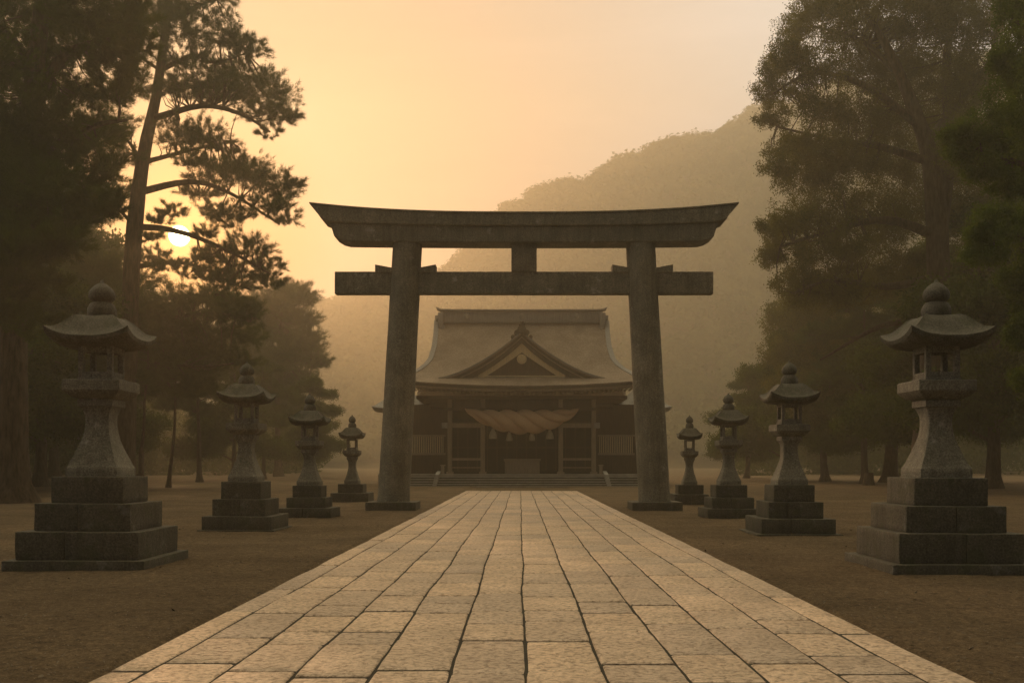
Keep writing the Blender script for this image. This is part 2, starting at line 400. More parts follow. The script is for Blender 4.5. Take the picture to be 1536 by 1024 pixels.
def litter(n):
    y = 6 + 34 * RNG.random(n) ** 1.3; x = (RNG.random(n) * 2 - 1) * 14
    k = np.array([noise.noise(Vector((a * .5, b * .5, 9))) for a, b in zip(x, y)])
    keep = ((x < -2.95) | (x > 3.1)) & (k + .35 * (np.abs(np.abs(x) - 3.3) < .5) > .05); x, y = x[keep], y[keep]; n = len(x)
    z = np.array([0.035 * noise.noise(Vector((a * .35, b * .35, 0))) + .016 * noise.noise(Vector((a * 1.7, b * 1.7, 3))) + .012 * noise.noise(Vector((a * 6, b * 6, 7))) for a, b in zip(x, y)]) + .006
    c = np.stack([x, y, z], -1); th = RNG.random(n) * 6.28; u = np.stack([np.cos(th), np.sin(th), RNG.normal(size=n) * .25], -1); v = np.stack([-np.sin(th), np.cos(th), RNG.normal(size=n) * .25], -1)
    l = (.012 + .03 * RNG.random((n, 1))); wd = l * (.15 + .45 * RNG.random((n, 1)))
    V = np.stack([c - u * l, c + v * wd, c + u * l, c - v * wd], 1).reshape(-1, 3); i = np.arange(n)[:, None] * 4
    T = np.concatenate([i + [0, 1, 2], i + [0, 2, 3]], 1).reshape(-1, 3)
    tag(np_mesh('leaf_litter', V, T, M_litter), 'scattered dry needles and leaf bits fallen on the sandy ground', 'leaf litter', kind='stuff')
M_litter = stone('dry_litter', .02, .16, (1, .72, .4), 9, streak=False)
litter(9000)

# ------------------------------------------------------------------ stone path
def path():
    X = [-2.9, -2.61, -2.08, -1.56, -1.03, -.49, .035, .59, 1.14, 1.66, 2.2, 2.73, 3.05]
    rr = random.Random(5); V = []; Fc = []
    Y0, Y1 = 1.0, 55.0
    def xj(k, y):
        if k in (0, len(X) - 1): return X[k] + .02 * noise.noise(Vector((k * 9.1, y * .8, 2)))
        return X[k] + 0.030 * noise.noise(Vector((k * 5.3, y * .3, 0))) + .008 * noise.noise(Vector((k * 3.1, y * 1.3, 4)))
    for k in range(len(X) - 1):
        y = Y0 - rr.random(); border = k in (0, len(X) - 2)
        while y < Y1:
            ln = rr.uniform(1.6, 3.0) if border else rr.choice([.7, .85, 1.0, 1.15, 1.3, 1.5]) * rr.uniform(.9, 1.1)
            y2 = min(y + ln, Y1)
            if y2 - y < .25: break
            g = .014 if border and k == 0 else .012
            ga = .008 + .005 * rr.random(); gl = .025 + .012 * rr.random()
            tz = .045 + rr.uniform(-.004, .004); tx, ty = rr.uniform(-.004, .004), rr.uniform(-.004, .004)
            nyq = 7; rings = []
            outline = []
            for i in range(nyq + 1): outline.append((1, i / nyq))
            for i in range(1, 4): outline.append((1 - i / 4, 1.0))
            for i in range(nyq, -1, -1): outline.append((0, i / nyq))
            for i in range(1, 4): outline.append((i / 4, 0.0))
            cxs = (xj(k, (y + y2) / 2) + xj(k + 1, (y + y2) / 2)) / 2; cys = (y + y2) / 2
            for inset, dz in ((0, -.09), (0, -.022), (.006, -.008), (.020, 0)):
                ring = []
                for u, v_ in outline:
                    yy = y + (y2 - y) * v_
                    xl, xr = xj(k, yy) + ga * .5, xj(k + 1, yy) - ga * .5
                    xx = xl + (xr - xl) * u; yq = yy + (gl if v_ == 0 else (-gl if v_ == 1 else 0)) * .7
                    corner = (u in (0, 1)) and (v_ in (0, 1))
                    ins = inset + (.004 if corner else 0)
                    xx += (ins if u == 0 else (-ins if u == 1 else 0)); yq += (ins if v_ == 0 else (-ins if v_ == 1 else 0))
                    jn = noise.noise_vector(Vector((xx * 17, yq * 17, k))) * .0045
                    ring.append((xx + jn.x, yq + jn.y, tz + dz + (xx - cxs) * tx + (yq - cys) * ty))
                rings.append(ring)
            b0 = len(V); n = len(outline)
            for r_ in rings: V += r_
            for i in range(3):
                for q in range(n): Fc.append((b0 + i * n + q, b0 + i * n + (q + 1) % n, b0 + (i + 1) * n + (q + 1) % n, b0 + (i + 1) * n + q))
            Fc.append(tuple(b0 + 3 * n + q for q in range(n)))
            y = y2
    mb = MB(); mb.v = V; mb.f = Fc
    bed = MB(); n = 120; bed.v = [(sx + .012 * noise.noise(Vector((i * .9, sx, 0))), Y0 + (Y1 - Y0 - .05) * i / n, .034 + .002 * noise.noise(Vector((i, sx, 4)))) for i in range(n + 1) for sx in (-2.86, -1, 1, 3.01)]
    bed.f = [(i * 4 + k, i * 4 + k + 1, i * 4 + k + 5, i * 4 + k + 4) for i in range(n) for k in range(3)]
    tag(bed.build('path_bed', M_soil, smooth=0), 'dark soil packed in the joints between the path slabs', 'path', kind='structure')
    tag(mb.build('path', M_slab, smooth=30), 'pale granite slab approach path running to the shrine', 'path', kind='structure')
path()

# ------------------------------------------------------------------ stone lanterns
def lantern(cx, cy, tiers, zb, sxy, sz, label, plinth=None, seed=0):
    root = empty('stone_lantern', (cx, cy, 0), label, 'stone lantern', 'stone lanterns lining the approach')
    rr = random.Random(seed)
    if plinth:
        h, z1 = plinth; mb = MB(); mb.box(-h, h, -h, h, -.15, z1, .012, .004); mb.build('base_slab', M_step, root)
    root.rotation_euler = (rr.uniform(-.004, .004), rr.uniform(-.004, .004), rr.uniform(-.02, .02))
    for i, (h, z0, z1) in enumerate(tiers):
        mb = MB()
        if i < 2 and h > .55:
            q = rr.uniform(-.3, .1) * h
            mb.box(-h, q - .003, -h, h, z0 - .002, z1, .016, .006); mb.box(q + .003, h, -h, h, z0 - .002, z1 - .003, .016, .006)
        else: mb.box(-h, h, -h, h, z0 - .002, z1, .016, .006)
        mb.build('step', M_step, root)
    def Z(z): return zb + (z - 1.31) * sz
    def S(h): return h * sxy
    # shaft
    pr = [(.385, 1.31), (.385, 1.44), (.362, 1.47), (.325, 1.56), (.285, 1.66), (.25, 1.76), (.218, 1.86), (.195, 1.96), (.182, 2.06), (.18, 2.14), (.188, 2.22), (.21, 2.29), (.238, 2.345)]
    fine = []
    for (a, za), (b_, zb_) in zip(pr, pr[1:]):
        for t in (0, .5): fine.append((a + (b_ - a) * t, za + (zb_ - za) * t))
    fine.append(pr[-1])
    mb = MB(); mb.square([(S(h), Z(z)) for h, z in fine], m=8, ch=.022, jit=.006, seed=seed); mb.build('shaft', M_lan, root, 40)
    mb = MB()
    mb.square([(S(.25), Z(2.345)), (S(.263), Z(2.352)), (S(.263), Z(2.445)), (S(.25), Z(2.452)), (S(.285), Z(2.462)), (S(.345), Z(2.495)), (S(.40), Z(2.55)), (S(.418), Z(2.572)),
               (S(.425), Z(2.58)), (S(.425), Z(2.72)), (S(.412), Z(2.732))], m=8, ch=.014, jit=.004, seed=seed + 2)
    mb.build('platform', M_lan, root, 30)
    # fire box: four posts, sills and lintels, open windows all round
    mb = MB(); H = S(.25); wn = S(.172); p0, p1, p2, p3 = Z(2.732), Z(2.86), Z(3.15), Z(3.30)
    mb.box(-H - .012, H + .012, -H - .012, H + .012, p0 - .002, Z(2.775), .008)
    for a in (-1, 1):
        for b_ in (-1, 1):
            x0, x1 = sorted((a * wn, a * H)); y0, y1 = sorted((b_ * wn, b_ * H)); mb.box(x0, x1, y0, y1, Z(2.76), p3, .008)
    th = H - wn
    for a in (-1, 1):
        for z0, z1 in ((Z(2.76), p1), (p2, p3)):
            y0, y1 = sorted((a * (H - .003), a * (H - th * .6))); mb.box(-wn - .01, wn + .01, y0, y1, z0, z1, .006)
            mb.box(y0, y1, -wn - .01, wn + .01, z0, z1, .006)
    mb.build('fire_box', M_lan, root, 30)
    # roof
    cl = .15 * sz
    top = [(.20, 3.70), (.26, 3.685), (.32, 3.65), (.39, 3.575), (.46, 3.485), (.52, 3.42), (.58, 3.375), (.63, 3.355)]
    bot = [(.635, 3.345), (.622, 3.29), (.57, 3.25), (.48, 3.222), (.38, 3.215), (.3, 3.225), (.24, 3.25)]
    prof = [(S(h) * .965, Z(z)) for h, z in top + bot]
    nt_ = len(top)
    def lift(u, h, i):
        e = min(1, h / S(.625)); c = u ** 2.6
        k = cl * c * e ** 4
        if nt_ <= i <= nt_ + 1: k = cl * c * (1.0 if i == nt_ else .78)
        ridge = .02 * sz * (u > .94) * (i < nt_ - 1) * (e > .4)
        return k + ridge
    mb = MB(); mb.square(prof, m=16, lift=lift, jit=.008, seed=seed + 5); mb.build('roof', M_roof, root, 38)
    # jewel finial
    mb = MB()
    mb.lathe([(S(r), Z(z)) for r, z in [(.20, 3.695), (.207, 3.71), (.212, 3.76), (.205, 3.82), (.175, 3.88), (.15, 3.905), (.12, 3.912), (.12, 3.925), (.15, 3.935), (.178, 3.965), (.188, 4.01), (.183, 4.06), (.158, 4.11), (.12, 4.15), (.075, 4.185), (.03, 4.21), (.022, 4.245), (.008, 4.255)]], n=28, wob=.05)
    mb.build('finial', M_roof, root, 60)
    return root

lantern(-6.29, 15.37, [(.87, .13, .53), (.685, .53, .926), (.52, .926, 1.31)], 1.31, 1, 1, 'large weathered stone lantern on stepped blocks, nearest of the left row', (1.0, .13), 1)
lantern(-6.28, 23.5, [(.78, .03, .33), (.6, .33, .706), (.45, .706, 1.094)], 1.094, .88, .93, 'second nearest stone lantern of the left row, on three steps', (.86, .03), 2)
lantern(-5.94, 28.93, [(.73, 0, .27), (.54, .27, .557), (.4, .557, .888)], .888, .82, .88, 'third stone lantern of the left row, its base partly hidden', None, 3)
lantern(-6.66, 40.7, [(.74, 0, .354), (.49, .354, .70)], .70, .76, .93, 'small misty stone lantern just left of the gate, farthest of the left row', None, 4)
lantern(6.03, 14.86, [(.86, .13, .543), (.7, .543, .911), (.52, .911, 1.30)], 1.30, .98, .975, 'large weathered stone lantern on stepped blocks, nearest of the right row', (1.0, .13), 5)
lantern(5.83, 22.2, [(.78, .03, .344), (.58, .344, .69), (.435, .69, 1.047)], 1.047, .86, .91, 'second nearest stone lantern of the right row, on three steps', (.9, .03), 6)
lantern(5.84, 28.65, [(.73, 0, .268), (.58, .268, .567), (.43, .567, .91)], .91, .78, .87, 'third stone lantern of the right row, its base partly hidden', None, 7)
lantern(6.28, 38.0, [(.62, 0, .38), (.46, .38, .72)], .72, .70, .875, 'small misty stone lantern just right of the gate, farthest of the right row', None, 8)

# ------------------------------------------------------------------ torii
def torii():
    cx, cy = .13, 33.35
    root = empty('torii_gate', (cx, cy, 0), 'tall grey stone torii gate spanning the slab path before the shrine', 'torii')
    for sgn in (-1, 1):
        mb = MB(); X = sgn * 4.25
        mb.box(X - .8, X + .8, -.8, .8, -.15, .27, .02, .006); mb.build('pedestal', M_step, root)
        mb = MB(); n = 24; pts = []; rad = []
        for i in range(n + 1):
            t = i / n; pts.append((X - sgn * .46 * t, 0, .262 + t * (8.63 - .262))); rad.append(.515 - .04 * t + (.02 if i == 0 else 0))
        mb.tube(pts, rad, 40, wob=.012); mb.build('pillar', M_torii, root, 50)
    # curved beams: cross-sections swept along x
    def beam(name, xtop, xbot, ztop, zbot, dy, rise_t, rise_b, rnd):
        mb = MB(); n = 64; V = []; Fc = []; sec = 8
        for i in range(n + 1):
            t = -1 + 2 * i / n; a = abs(t)
            zt = ztop + rise_t * a ** 2.6; zb = zbot + rise_b * a ** 2.6
            if rnd and a > .93: zb += rnd * ((a - .93) / .07) ** 2
            xt, xb = t * xtop, t * xbot
            for (yy, z, x) in ((-dy + .03, zb, xb), (-dy, zb + .03, xb), (-dy, zt - .03, xt), (-dy + .03, zt, xt), (dy - .03, zt, xt), (dy, zt - .03, xt), (dy, zb + .03, xb), (dy - .03, zb, xb)):
                V.append((x, yy, z))
        for i in range(n):
            for k in range(sec): Fc.append((i * sec + k, i * sec + (k + 1) % sec, (i + 1) * sec + (k + 1) % sec, (i + 1) * sec + k))
        Fc.append(tuple(range(sec - 1, -1, -1))); Fc.append(tuple(n * sec + k for k in range(sec)))
        mb.v = V; mb.f = Fc; return mb.build(name, M_torii, root, 30)
    beam('top_lintel', 6.80, 6.50, 9.50, 9.11, .62, .30, .13, .10)
    # weathering cap on the top lintel, overhanging a little
    mb = MB(); n = 64; V = []; Fc = []
    for i in range(n + 1):
        t = -1 + 2 * i / n; z = 9.498 + .30 * abs(t) ** 2.6; x = t * 6.86
        V += [(x, -.66, z), (x, -.66, z + .045), (x, 0, z + .13), (x, .66, z + .045), (x, .66, z)]
    for i in range(n):
        for k in range(5): Fc.append((i * 5 + k, i * 5 + (k + 1) % 5, (i + 1) * 5 + (k + 1) % 5, (i + 1) * 5 + k))
    Fc.append((4, 3, 2, 1, 0)); Fc.append(tuple(n * 5 + k for k in range(5)))
    mb.v = V; mb.f = Fc; mb.build('lintel_cap', M_torii, root, 20)
    beam('lower_lintel', 6.22, 6.10, 9.112, 8.60, .5, .12, .04, .16)
    mb = MB(); mb.box(-6.13, 6.13, -.2, .2, 7.0, 7.71, .015, .004); mb.build('tie_beam', M_torii, root)
    mb = MB(); mb.box(-.41, .41, -.28, .28, 7.705, 8.61, .012); mb.build('centre_strut', M_torii, root)
    for sgn in (-1, 1):
        xc = sgn * (4.25 - .46 * .9)
        for side in (-1, 1):
            xo, xi = xc + side * .98, xc + side * .40
            V = []
            for x, zt in ((xi, 7.82), (xo, 7.93)):
                V += [(x, -.26, 7.68), (x, -.26, zt), (x, .26, zt), (x, .26, 7.68)]
            mb = MB(); mb.add(V, [(0, 1, 2, 3), (7, 6, 5, 4), (0, 4, 5, 1), (1, 5, 6, 2), (2, 6, 7, 3), (3, 7, 4, 0)]); mb.build('wedge', M_torii, root, 0)
torii()

# ------------------------------------------------------------------ shrine
def interp(t, tab):
    for (a, va), (b, vb) in zip(tab, tab[1:]):
        if t <= b: 
            k = (t - a) / (b - a); return va + (vb - va) * k
    return tab[-1][1]

def shrine():
    cx = .12; root = empty('shrine_hall', (cx, 74, 0), 'wide wooden shrine hall with sweeping bark roof and front gable in mist', 'shrine hall')
    def b(name, mt, *boxes, c=.0, label=None):
        mb = MB()
        for q in boxes: mb.box(q[0], q[1], q[2] - 74, q[3] - 74, q[4], q[5], c)
        return mb.build(name, mt, root, label=label)
    # stone podium and steps
    b('podium', M_pstone, (-9.6, 9.6, 68.4, 86, -.1, .79), c=.02)
    b('podium_edge', M_newel, (-9.64, 9.64, 68.36, 68.6, .745, .80), c=.008)
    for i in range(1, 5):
        st = b('stair', M_step, (-8.7, 8.7, 68.4 - i * .34, 68.45 - (i - 1) * .34 if i > 1 else 68.42, -.1, .75 - i * .158), c=.005)  # riser shade put into the colour: darker stone below the pale treads
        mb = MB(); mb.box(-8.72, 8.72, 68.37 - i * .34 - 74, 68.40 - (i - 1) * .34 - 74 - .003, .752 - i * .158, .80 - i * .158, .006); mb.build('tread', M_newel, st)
    b('stair_foot', M_pstone, (-9.0, 9.0, 66.55, 67.1, -.1, .05), c=.01)
    for s in (-1, 1):
        mb = MB(); x = s * 5.62
        V = [];
        for xx in (x - .13, x + .13):
            o_ = s * .10
            V += [(xx + o_, 66.7 - 74, .0), (xx - o_, 66.75 - 74, .78), (xx - o_, 67.5 - 74, .9), (xx - o_, 68.3 - 74, 1.0), (xx + o_, 68.3 - 74, .1)]
        mb.add(V, [(0, 1, 2, 3, 4), (9, 8, 7, 6, 5), (0, 5, 6, 1), (1, 6, 7, 2), (2, 7, 8, 3), (3, 8, 9, 4), (4, 9, 5, 0)])
        mb.build('newel_post', M_newel, root, 0)
        b('rail_post', M_wood2, (s * 5.3 - .1, s * 5.3 + .1, 68.5, 68.7, .79, 1.35), (s * 5.3 - .16, s * 5.3 + .16, 68.44, 68.76, 1.35, 1.43))
    # porch pillars
    for x in (-4.91, -2.66, 2.66, 4.91):
        mb = MB(); mb.box(x - .24, x + .24, -4.24, -3.76, .79, .95, .02); mb.box(x - .155, x + .155, -4.155, -3.845, .94, 6.1, .02); mb.build('porch_pillar', M_wood2, root)
    for s in (-1, 1):
        x0, x1 = sorted((s * 2.82, s * 4.75))
        b('tie_rail', M_wood2, (x0, x1, 69.9, 70.1, 3.95, 4.26))
        b('rail_end', M_newel, (s * 5.2 - .13 - .13, s * 5.2 + .13, 69.82, 70.18, 3.92, 4.3), c=.02)
        b('handrail', M_wood2, (x0, x1, 69.95, 70.05, 1.72, 1.88), (x0, x1, 69.96, 70.04, 1.2, 1.26))
    b('porch_lintel', M_wood, (-5.3, 5.3, 69.8, 70.2, 5.12, 5.3), (-4.7, 4.7, 69.85, 70.15, 5.3, 5.9))
    # body of the hall
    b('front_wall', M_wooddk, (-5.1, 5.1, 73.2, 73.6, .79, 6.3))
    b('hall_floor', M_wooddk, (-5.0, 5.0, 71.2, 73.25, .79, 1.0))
    for s in (-1, 1):
        x0, x1 = sorted((s * 5.05, s * 8.6))
        b('side_wall', M_wood, (x0, x1, 71.2, 71.5, .79, 5.6))
        x0, x1 = sorted((s * 5.0, s * 5.25)); b('return_wall', M_wood, (x0, x1, 71.25, 73.4, .79, 5.6))
        # sills and lattice window
        x0, x1 = sorted((s * 5.4, s * 7.75))
        b('window_rail', M_wood2, (x0 - .1, x1 + .1, 71.08, 71.22, 2.1, 2.24), (x0 - .1, x1 + .1, 71.08, 71.22, 3.38, 3.5))
        mb = MB(); x = x0
        while x < x1:
            mb.box(x, x + .055, 71.12 - 74, 71.18 - 74, 2.24, 3.38); x += .125
        mb.build('lattice_window', M_lattice, root, 0)
        # board battens
        mb = MB(); x = x0 - .2
        while x < x1 + .5:
            mb.box(x, x + .05, 71.15 - 74, 71.21 - 74, .79, 2.1); x += .55
        mb.build('batten', M_wood, root, 0)
    # curtain rails and panels inside, barely seen
    mb = MB()
    for i in range(14):
        x = -4.6 + i * .7; mb.box(x, x + .08, 73.12 - 74, 73.22 - 74, 1.0, 4.6)
    mb.box(-5, 5, 73.1 - 74, 73.23 - 74, 4.3, 4.5); mb.box(-5, 5, 73.1 - 74, 73.23 - 74, 2.6, 2.7)
    mb.build('screen', M_wood, root, 0)
    # bracket courses stepping out to the eaves
    b('bracket_course', M_wood, (-6.3, 6.3, 70.3, 77.7, 5.35, 5.62), (-6.75, 6.75, 69.85, 78.1, 5.62, 5.88), (-7.15, 7.15, 69.4, 78.6, 5.88, 6.1))
    mb = MB(); x = -7.6
    while x < 7.6:
        lf = .33 * (x / 8) ** 2
        mb.box(x, x + .11, 68.35 - 74, 70 - 74, 6.17 + lf, 6.27 + lf); x += .31
    mb.build('rafter', M_wood2, root, 0)
    # main roof ------------------------------------------------
    prof = [(74, 11.81), (73.5, 11.32), (73, 10.8), (72.5, 10.25), (72, 9.72), (71.5, 9.22), (71, 8.76), (70.5, 8.32), (70, 7.92), (69.5, 7.55), (69, 7.22), (68.5, 6.93), (68, 6.68)]
    Wt = [(68, 8.15), (68.5, 8.0), (69, 7.8), (69.5, 7.52), (70, 7.15), (70.5, 6.72), (71, 6.45), (72, 6.28), (73, 6.25), (74, 6.28)]
    n = 48; V = []; Fc = []
    rows = [(y, z) for y, z in prof[::-1]] + [(148 - y, z) for y, z in prof[1:]]
    for y, z in rows:
        W = interp(y if y <= 74 else 148 - y, Wt); e = max(0, (70 - min(y, 148 - y)) / 2)
        for k in range(n + 1):
            t = -1 + 2 * k / n
            V.append((t * W, y - 74, z + .36 * t * t * e))
    m_ = len(rows)
    for j in range(m_ - 1):
        for k in range(n):
            a = j * (n + 1) + k; Fc.append((a, a + 1, a + n + 2, a + n + 1))
    # underside: same grid lowered
    off = len(V)
    for (y, z), j in zip(rows, range(m_)):
        W = interp(y if y <= 74 else 148 - y, Wt)
        e = max(0, (70 - min(y, 148 - y)) / 2)
        for k in range(n + 1):
            t = -1 + 2 * k / n
            V.append((t * (W - .05), (y - 74) * .99, max(z - .42, 6.26) + .36 * t * t * e))
    for j in range(m_ - 1):
        for k in range(n):
            a = off + j * (n + 1) + k; Fc.append((a, a + n + 1, a + n + 2, a + 1))
    for k in range(n):
        Fc.append((k, off + k, off + k + 1, k + 1)); q = (m_ - 1) * (n + 1) + k; Fc.append((q, q + 1, off + q + 1, off + q))
    for j in range(m_ - 1):
        a = j * (n + 1); Fc.append((a, a + n + 1, off + a + n + 1, off + a)); a += n; Fc.append((a, off + a, off + a + n + 1, a + n + 1))
    mb = MB(); mb.v = V; mb.f = Fc; roof = mb.build('roof', M_thatch, root, 40)
    # eave edge bands
    def band(name, mt, y, z0, z1, W, lf=.36):
        mb = MB(); V = []; Fc = []
        for k in range(n + 1):
            t = -1 + 2 * k / n; dz = lf * t * t
            V += [(t * W, y - 74, z0 + dz), (t * W, y - 74, z1 + dz), (t * W, y + .5 - 74, z1 + dz), (t * W, y + .5 - 74, z0 + dz)]
        for k in range(n):
            for q in range(4): Fc.append((k * 4 + q, k * 4 + (q + 1) % 4, k * 4 + 4 + (q + 1) % 4, k * 4 + 4 + q))
        Fc.append((3, 2, 1, 0)); Fc.append(tuple(n * 4 + q for q in range(4)))
        mb.v = V; mb.f = Fc; o = mb.build(name, mt, roof, 30); return o
    band('eave_band', M_edge, 67.96, 6.44, 6.60, 8.16)
    band('eave_band', M_wood2, 68.03, 6.36, 6.437, 8.1)
    band('eave_band', M_edge, 68.1, 6.25, 6.356, 8.0)
    # front gable (dormer)
    gz = [(0, 10.40), (.6, 9.86), (1.2, 9.38), (1.9, 8.88), (2.7, 8.38), (3.5, 7.95), (4.3, 7.6), (5.0, 7.36), (5.6, 7.22)]
    xs = sorted({s * x for x, _ in gz for s in (1, -1)} | {s * (x + .25) for x, _ in gz[:-1] for s in (1, -1)})
    def gzf(x): return interp(abs(x), gz)
    def sweep(name, mt, y0, y1, up, dn, xm, parent):
        mb = MB(); V = []; Fc = []; xx = [x for x in xs if abs(x) <= xm]
        for x in xx:
            z = gzf(x); V += [(x, y0 - 74, z + dn), (x, y0 - 74, z + up), (x, y1 - 74, z + up), (x, y1 - 74, z + dn)]
        for k in range(len(xx) - 1):
            for q in range(4): Fc.append((k * 4 + q, k * 4 + (q + 1) % 4, k * 4 + 4 + (q + 1) % 4, k * 4 + 4 + q))
        Fc.append((3, 2, 1, 0)); Fc.append(tuple((len(xx) - 1) * 4 + q for q in range(4)))
        mb.v = V; mb.f = Fc; return mb.build(name, mt, parent, 25)
    gab = sweep('front_gable', M_thatch, 68.9, 73.6, 0, -.16, 5.6, root)
    sweep('gable_rim', M_copper, 68.84, 69.5, .05, -.07, 5.6, gab)
    sweep('bargeboard', M_edge, 68.98, 69.1, -.16, -.38, 5.2, gab)
    sweep('bargeboard', M_wood2, 68.93, 69.06, -.36, -.42, 5.0, gab)
    sweep('bargeboard', M_edge, 69.05, 69.12, -.41, -.78, 4.7, gab)
    # gable infill panel
    mb = MB(); V = []; Fc = []; xx = [x for x in xs if abs(x) <= 4.4]
    for x in xx: V += [(x, 69.3 - 74, 7.2), (x, 69.3 - 74, max(7.25, gzf(x) - .5))]
    for k in range(len(xx) - 1): Fc.append((2 * k, 2 * k + 2, 2 * k + 3, 2 * k + 1))
    nn = len(V); V += [(a, b_ + .15, c_) for a, b_, c_ in V]
    for k in range(len(xx) - 1): Fc.append((nn + 2 * k, nn + 2 * k + 1, nn + 2 * k + 3, nn + 2 * k + 2))
    mb.v = V; mb.f = Fc; mb.build('gable_panel', M_wood, gab, 0)
    # pale inner bargeboards
    for s in (-1, 1):
        mb = MB(); V = []; Fc = []; K = 14
        for i in range(K + 1):
            t = i / K; x = s * (.0 + 2.95 * t); zt = 9.62 - .78 * abs(x) + .02 * x * x; wd = .62 - .2 * t
            if i == K: wd = .15
            V += [(x, 69.14 - 74 + (.004 if s > 0 else 0), zt), (x, 69.14 - 74 + (.004 if s > 0 else 0), zt - wd), (x, 69.22 - 74, zt - wd), (x, 69.22 - 74, zt)]
        for k in range(K):
            for q in range(4): Fc.append((k * 4 + q, k * 4 + (q + 1) % 4, k * 4 + 4 + (q + 1) % 4, k * 4 + 4 + q))
        Fc.append((3, 2, 1, 0)); Fc.append(tuple(K * 4 + q for q in range(4)))
        mb.v = V; mb.f = Fc; mb.build('inner_bargeboard', M_gold, gab, 30)
    mb = MB(); mb.tube([(0, 69.2 - 74, 8.55), (0, 69.1 - 74, 8.55)], [.33, .33], 24); mb.tube([(0, 69.1 - 74, 8.55), (0, 69.04 - 74, 8.55)], [.25, .22], 24); mb.build('gable_disc', M_gold, gab)
    mb = MB(); mb.box(-2.5, 2.5, 69.15 - 74, 69.28 - 74, 7.36, 7.44); mb.build('gable_beam', M_lattice, gab)
    # gable apex ornament
    mb = MB(); mb.tube([(0, 68.8 - 74, 10.5), (0, 69.6 - 74, 10.5)], [.3, .3], 14)
    for s in (-1, 1): mb.tube([(s * .32, 68.84 - 74, 10.3), (s * .32, 69.3 - 74, 10.3)], [.2, .2], 12); mb.tube([(s * .6, 68.88 - 74, 10.02), (s * .6, 69.2 - 74, 10.02)], [.14, .14], 10)
    mb.box(-.2, .2, 68.95 - 74, 69.5 - 74, 10.7, 10.92, .04); mb.box(-.13, .13, 69 - 74, 69.5 - 74, 10.92, 11.1, .04)
    mb.tube([(0, 69.1 - 74, 10.48), (0, 73 - 74, 10.48)], [.2, .2], 10)
    mb.build('apex_ornament', M_edge, gab)
    # ridge
    rd = b('ridge', M_copper, (-5.75, 5.75, 73.55, 74.45, 11.6, 12.42), c=.02)
    mb = MB(); K = 40; V = []; Fc = []
    for i in range(K + 1):
        t = -1 + 2 * i / K; x = t * 6.12; z = 12.45 + .02 * t * t + .16 * max(0, (abs(t) - .93) / .07) ** 2
        V += [(x, -.62, z), (x, -.62, z + .1), (x, .62, z + .1), (x, .62, z)]
    for k in range(K):
        for q in range(4): Fc.append((k * 4 + q, k * 4 + (q + 1) % 4, k * 4 + 4 + (q + 1) % 4, k * 4 + 4 + q))
    Fc.append((3, 2, 1, 0)); Fc.append(tuple(K * 4 + q for q in range(4)))
    mb.v = V; mb.f = Fc; mb.build('ridge_cap', M_copper, rd, 30)
    mb = MB(); mb.box(-5.8, 5.8, 73.5 - 74, 73.56 - 74, 12.36, 12.43); mb.box(-5.8, 5.8, 73.5 - 74, 73.56 - 74, 11.72, 11.8); mb.build('ridge_moulding', M_copper, rd, 0)
    for x in (-3.95, 0, 3.95):
        mb = MB(); mb.lathe([(.2, 0), (.2, .05), (.13, .1), (.05, .12)], n=18); o = mb.build('ridge_crest', M_newel, rd, 40); o.rotation_euler = (R(90), 0, 0); o.location = (x, -.44, 12.08)
    for s in (-1, 1):
        x0, x1 = sorted((s * 5.6, s * 6.0)); mb = MB(); mb.box(x0, x1, -.75, -.3, 11.35, 12.3, .05); x0, x1 = sorted((s * 5.95, s * 6.2)); mb.box(x0, x1, -.7, .5, 11.8, 12.1, .03)
        mb.tube([(s * 5.72, -.72, 11.3), (s * 5.72, -.4, 11.3)], [.2, .2], 12); mb.build('ridge_end', M_copper, rd)
    # edge boards down the sides of the roof
    for s in (-1, 1):
        mb = MB(); V = []; Fc = []
        for y, z in prof:
            W = interp(y, Wt); V += [(s * (W + .04), y - 74, z + .06 + .36 * max(0, (70 - y) / 2)), (s * (W - .3), y - 74, z + .05 + .36 * max(0, (70 - y) / 2)), (s * (W - .3), y - 74, z - .1), (s * (W + .04), y - 74, z - .3)]
        for k in range(len(prof) - 1):
            for q in range(4): Fc.append((k * 4 + q, k * 4 + (q + 1) % 4, k * 4 + 4 + (q + 1) % 4, k * 4 + 4 + q))
        Fc.append((0, 1, 2, 3)); Fc.append(tuple((len(prof) - 1) * 4 + q for q in (3, 2, 1, 0)))
        mb.v = V; mb.f = Fc; mb.build('roof_verge', M_copper, roof, 30)
shrine()

def wing(s):
    cx = .12 + s * 8.5
    root = empty('side_pavilion', (cx, 73.5, 0), ('left' if s < 0 else 'right') + ' low timber pavilion with grey hipped roof beside the shrine hall', 'pavilion', 'side pavilions of the shrine hall')
    mb = MB(); mb.box(-1.1, 1.1, -.9, 4, .78, 5.3); mb.build('wall', M_wood, root)
    mb = MB()
    V = []; Fc = []; prof = [(2.0, 5.35), (1.75, 5.52), (1.3, 5.9), (.85, 6.4), (.4, 6.95), (.08, 7.3)]
    lift = lambda u, h, i: .13 * u ** 3 * (h / 2.0) ** 3
    mb.square([(1.2, 5.1), (1.9, 5.2)] + prof, m=10, lift=lift)
    rf = mb.build('roof', M_tile, root, 35)
    mb = MB(); mb.lathe([(.12, 7.28), (.16, 7.4), (.1, 7.55), (.02, 7.65)], n=12); mb.build('finial', M_copper, rf)
    mb = MB(); mb.box(-.9, .9, -.98, -.9, 2.1, 2.22); mb.box(-.9, .9, -.98, -.9, 3.4, 3.5); x = -.85
    while x < .85: mb.box(x, x + .05, -.97, -.92, 2.22, 3.4); x += .14
    mb.build('lattice_window', M_lattice, root, 0)
wing(-1); wing(1)

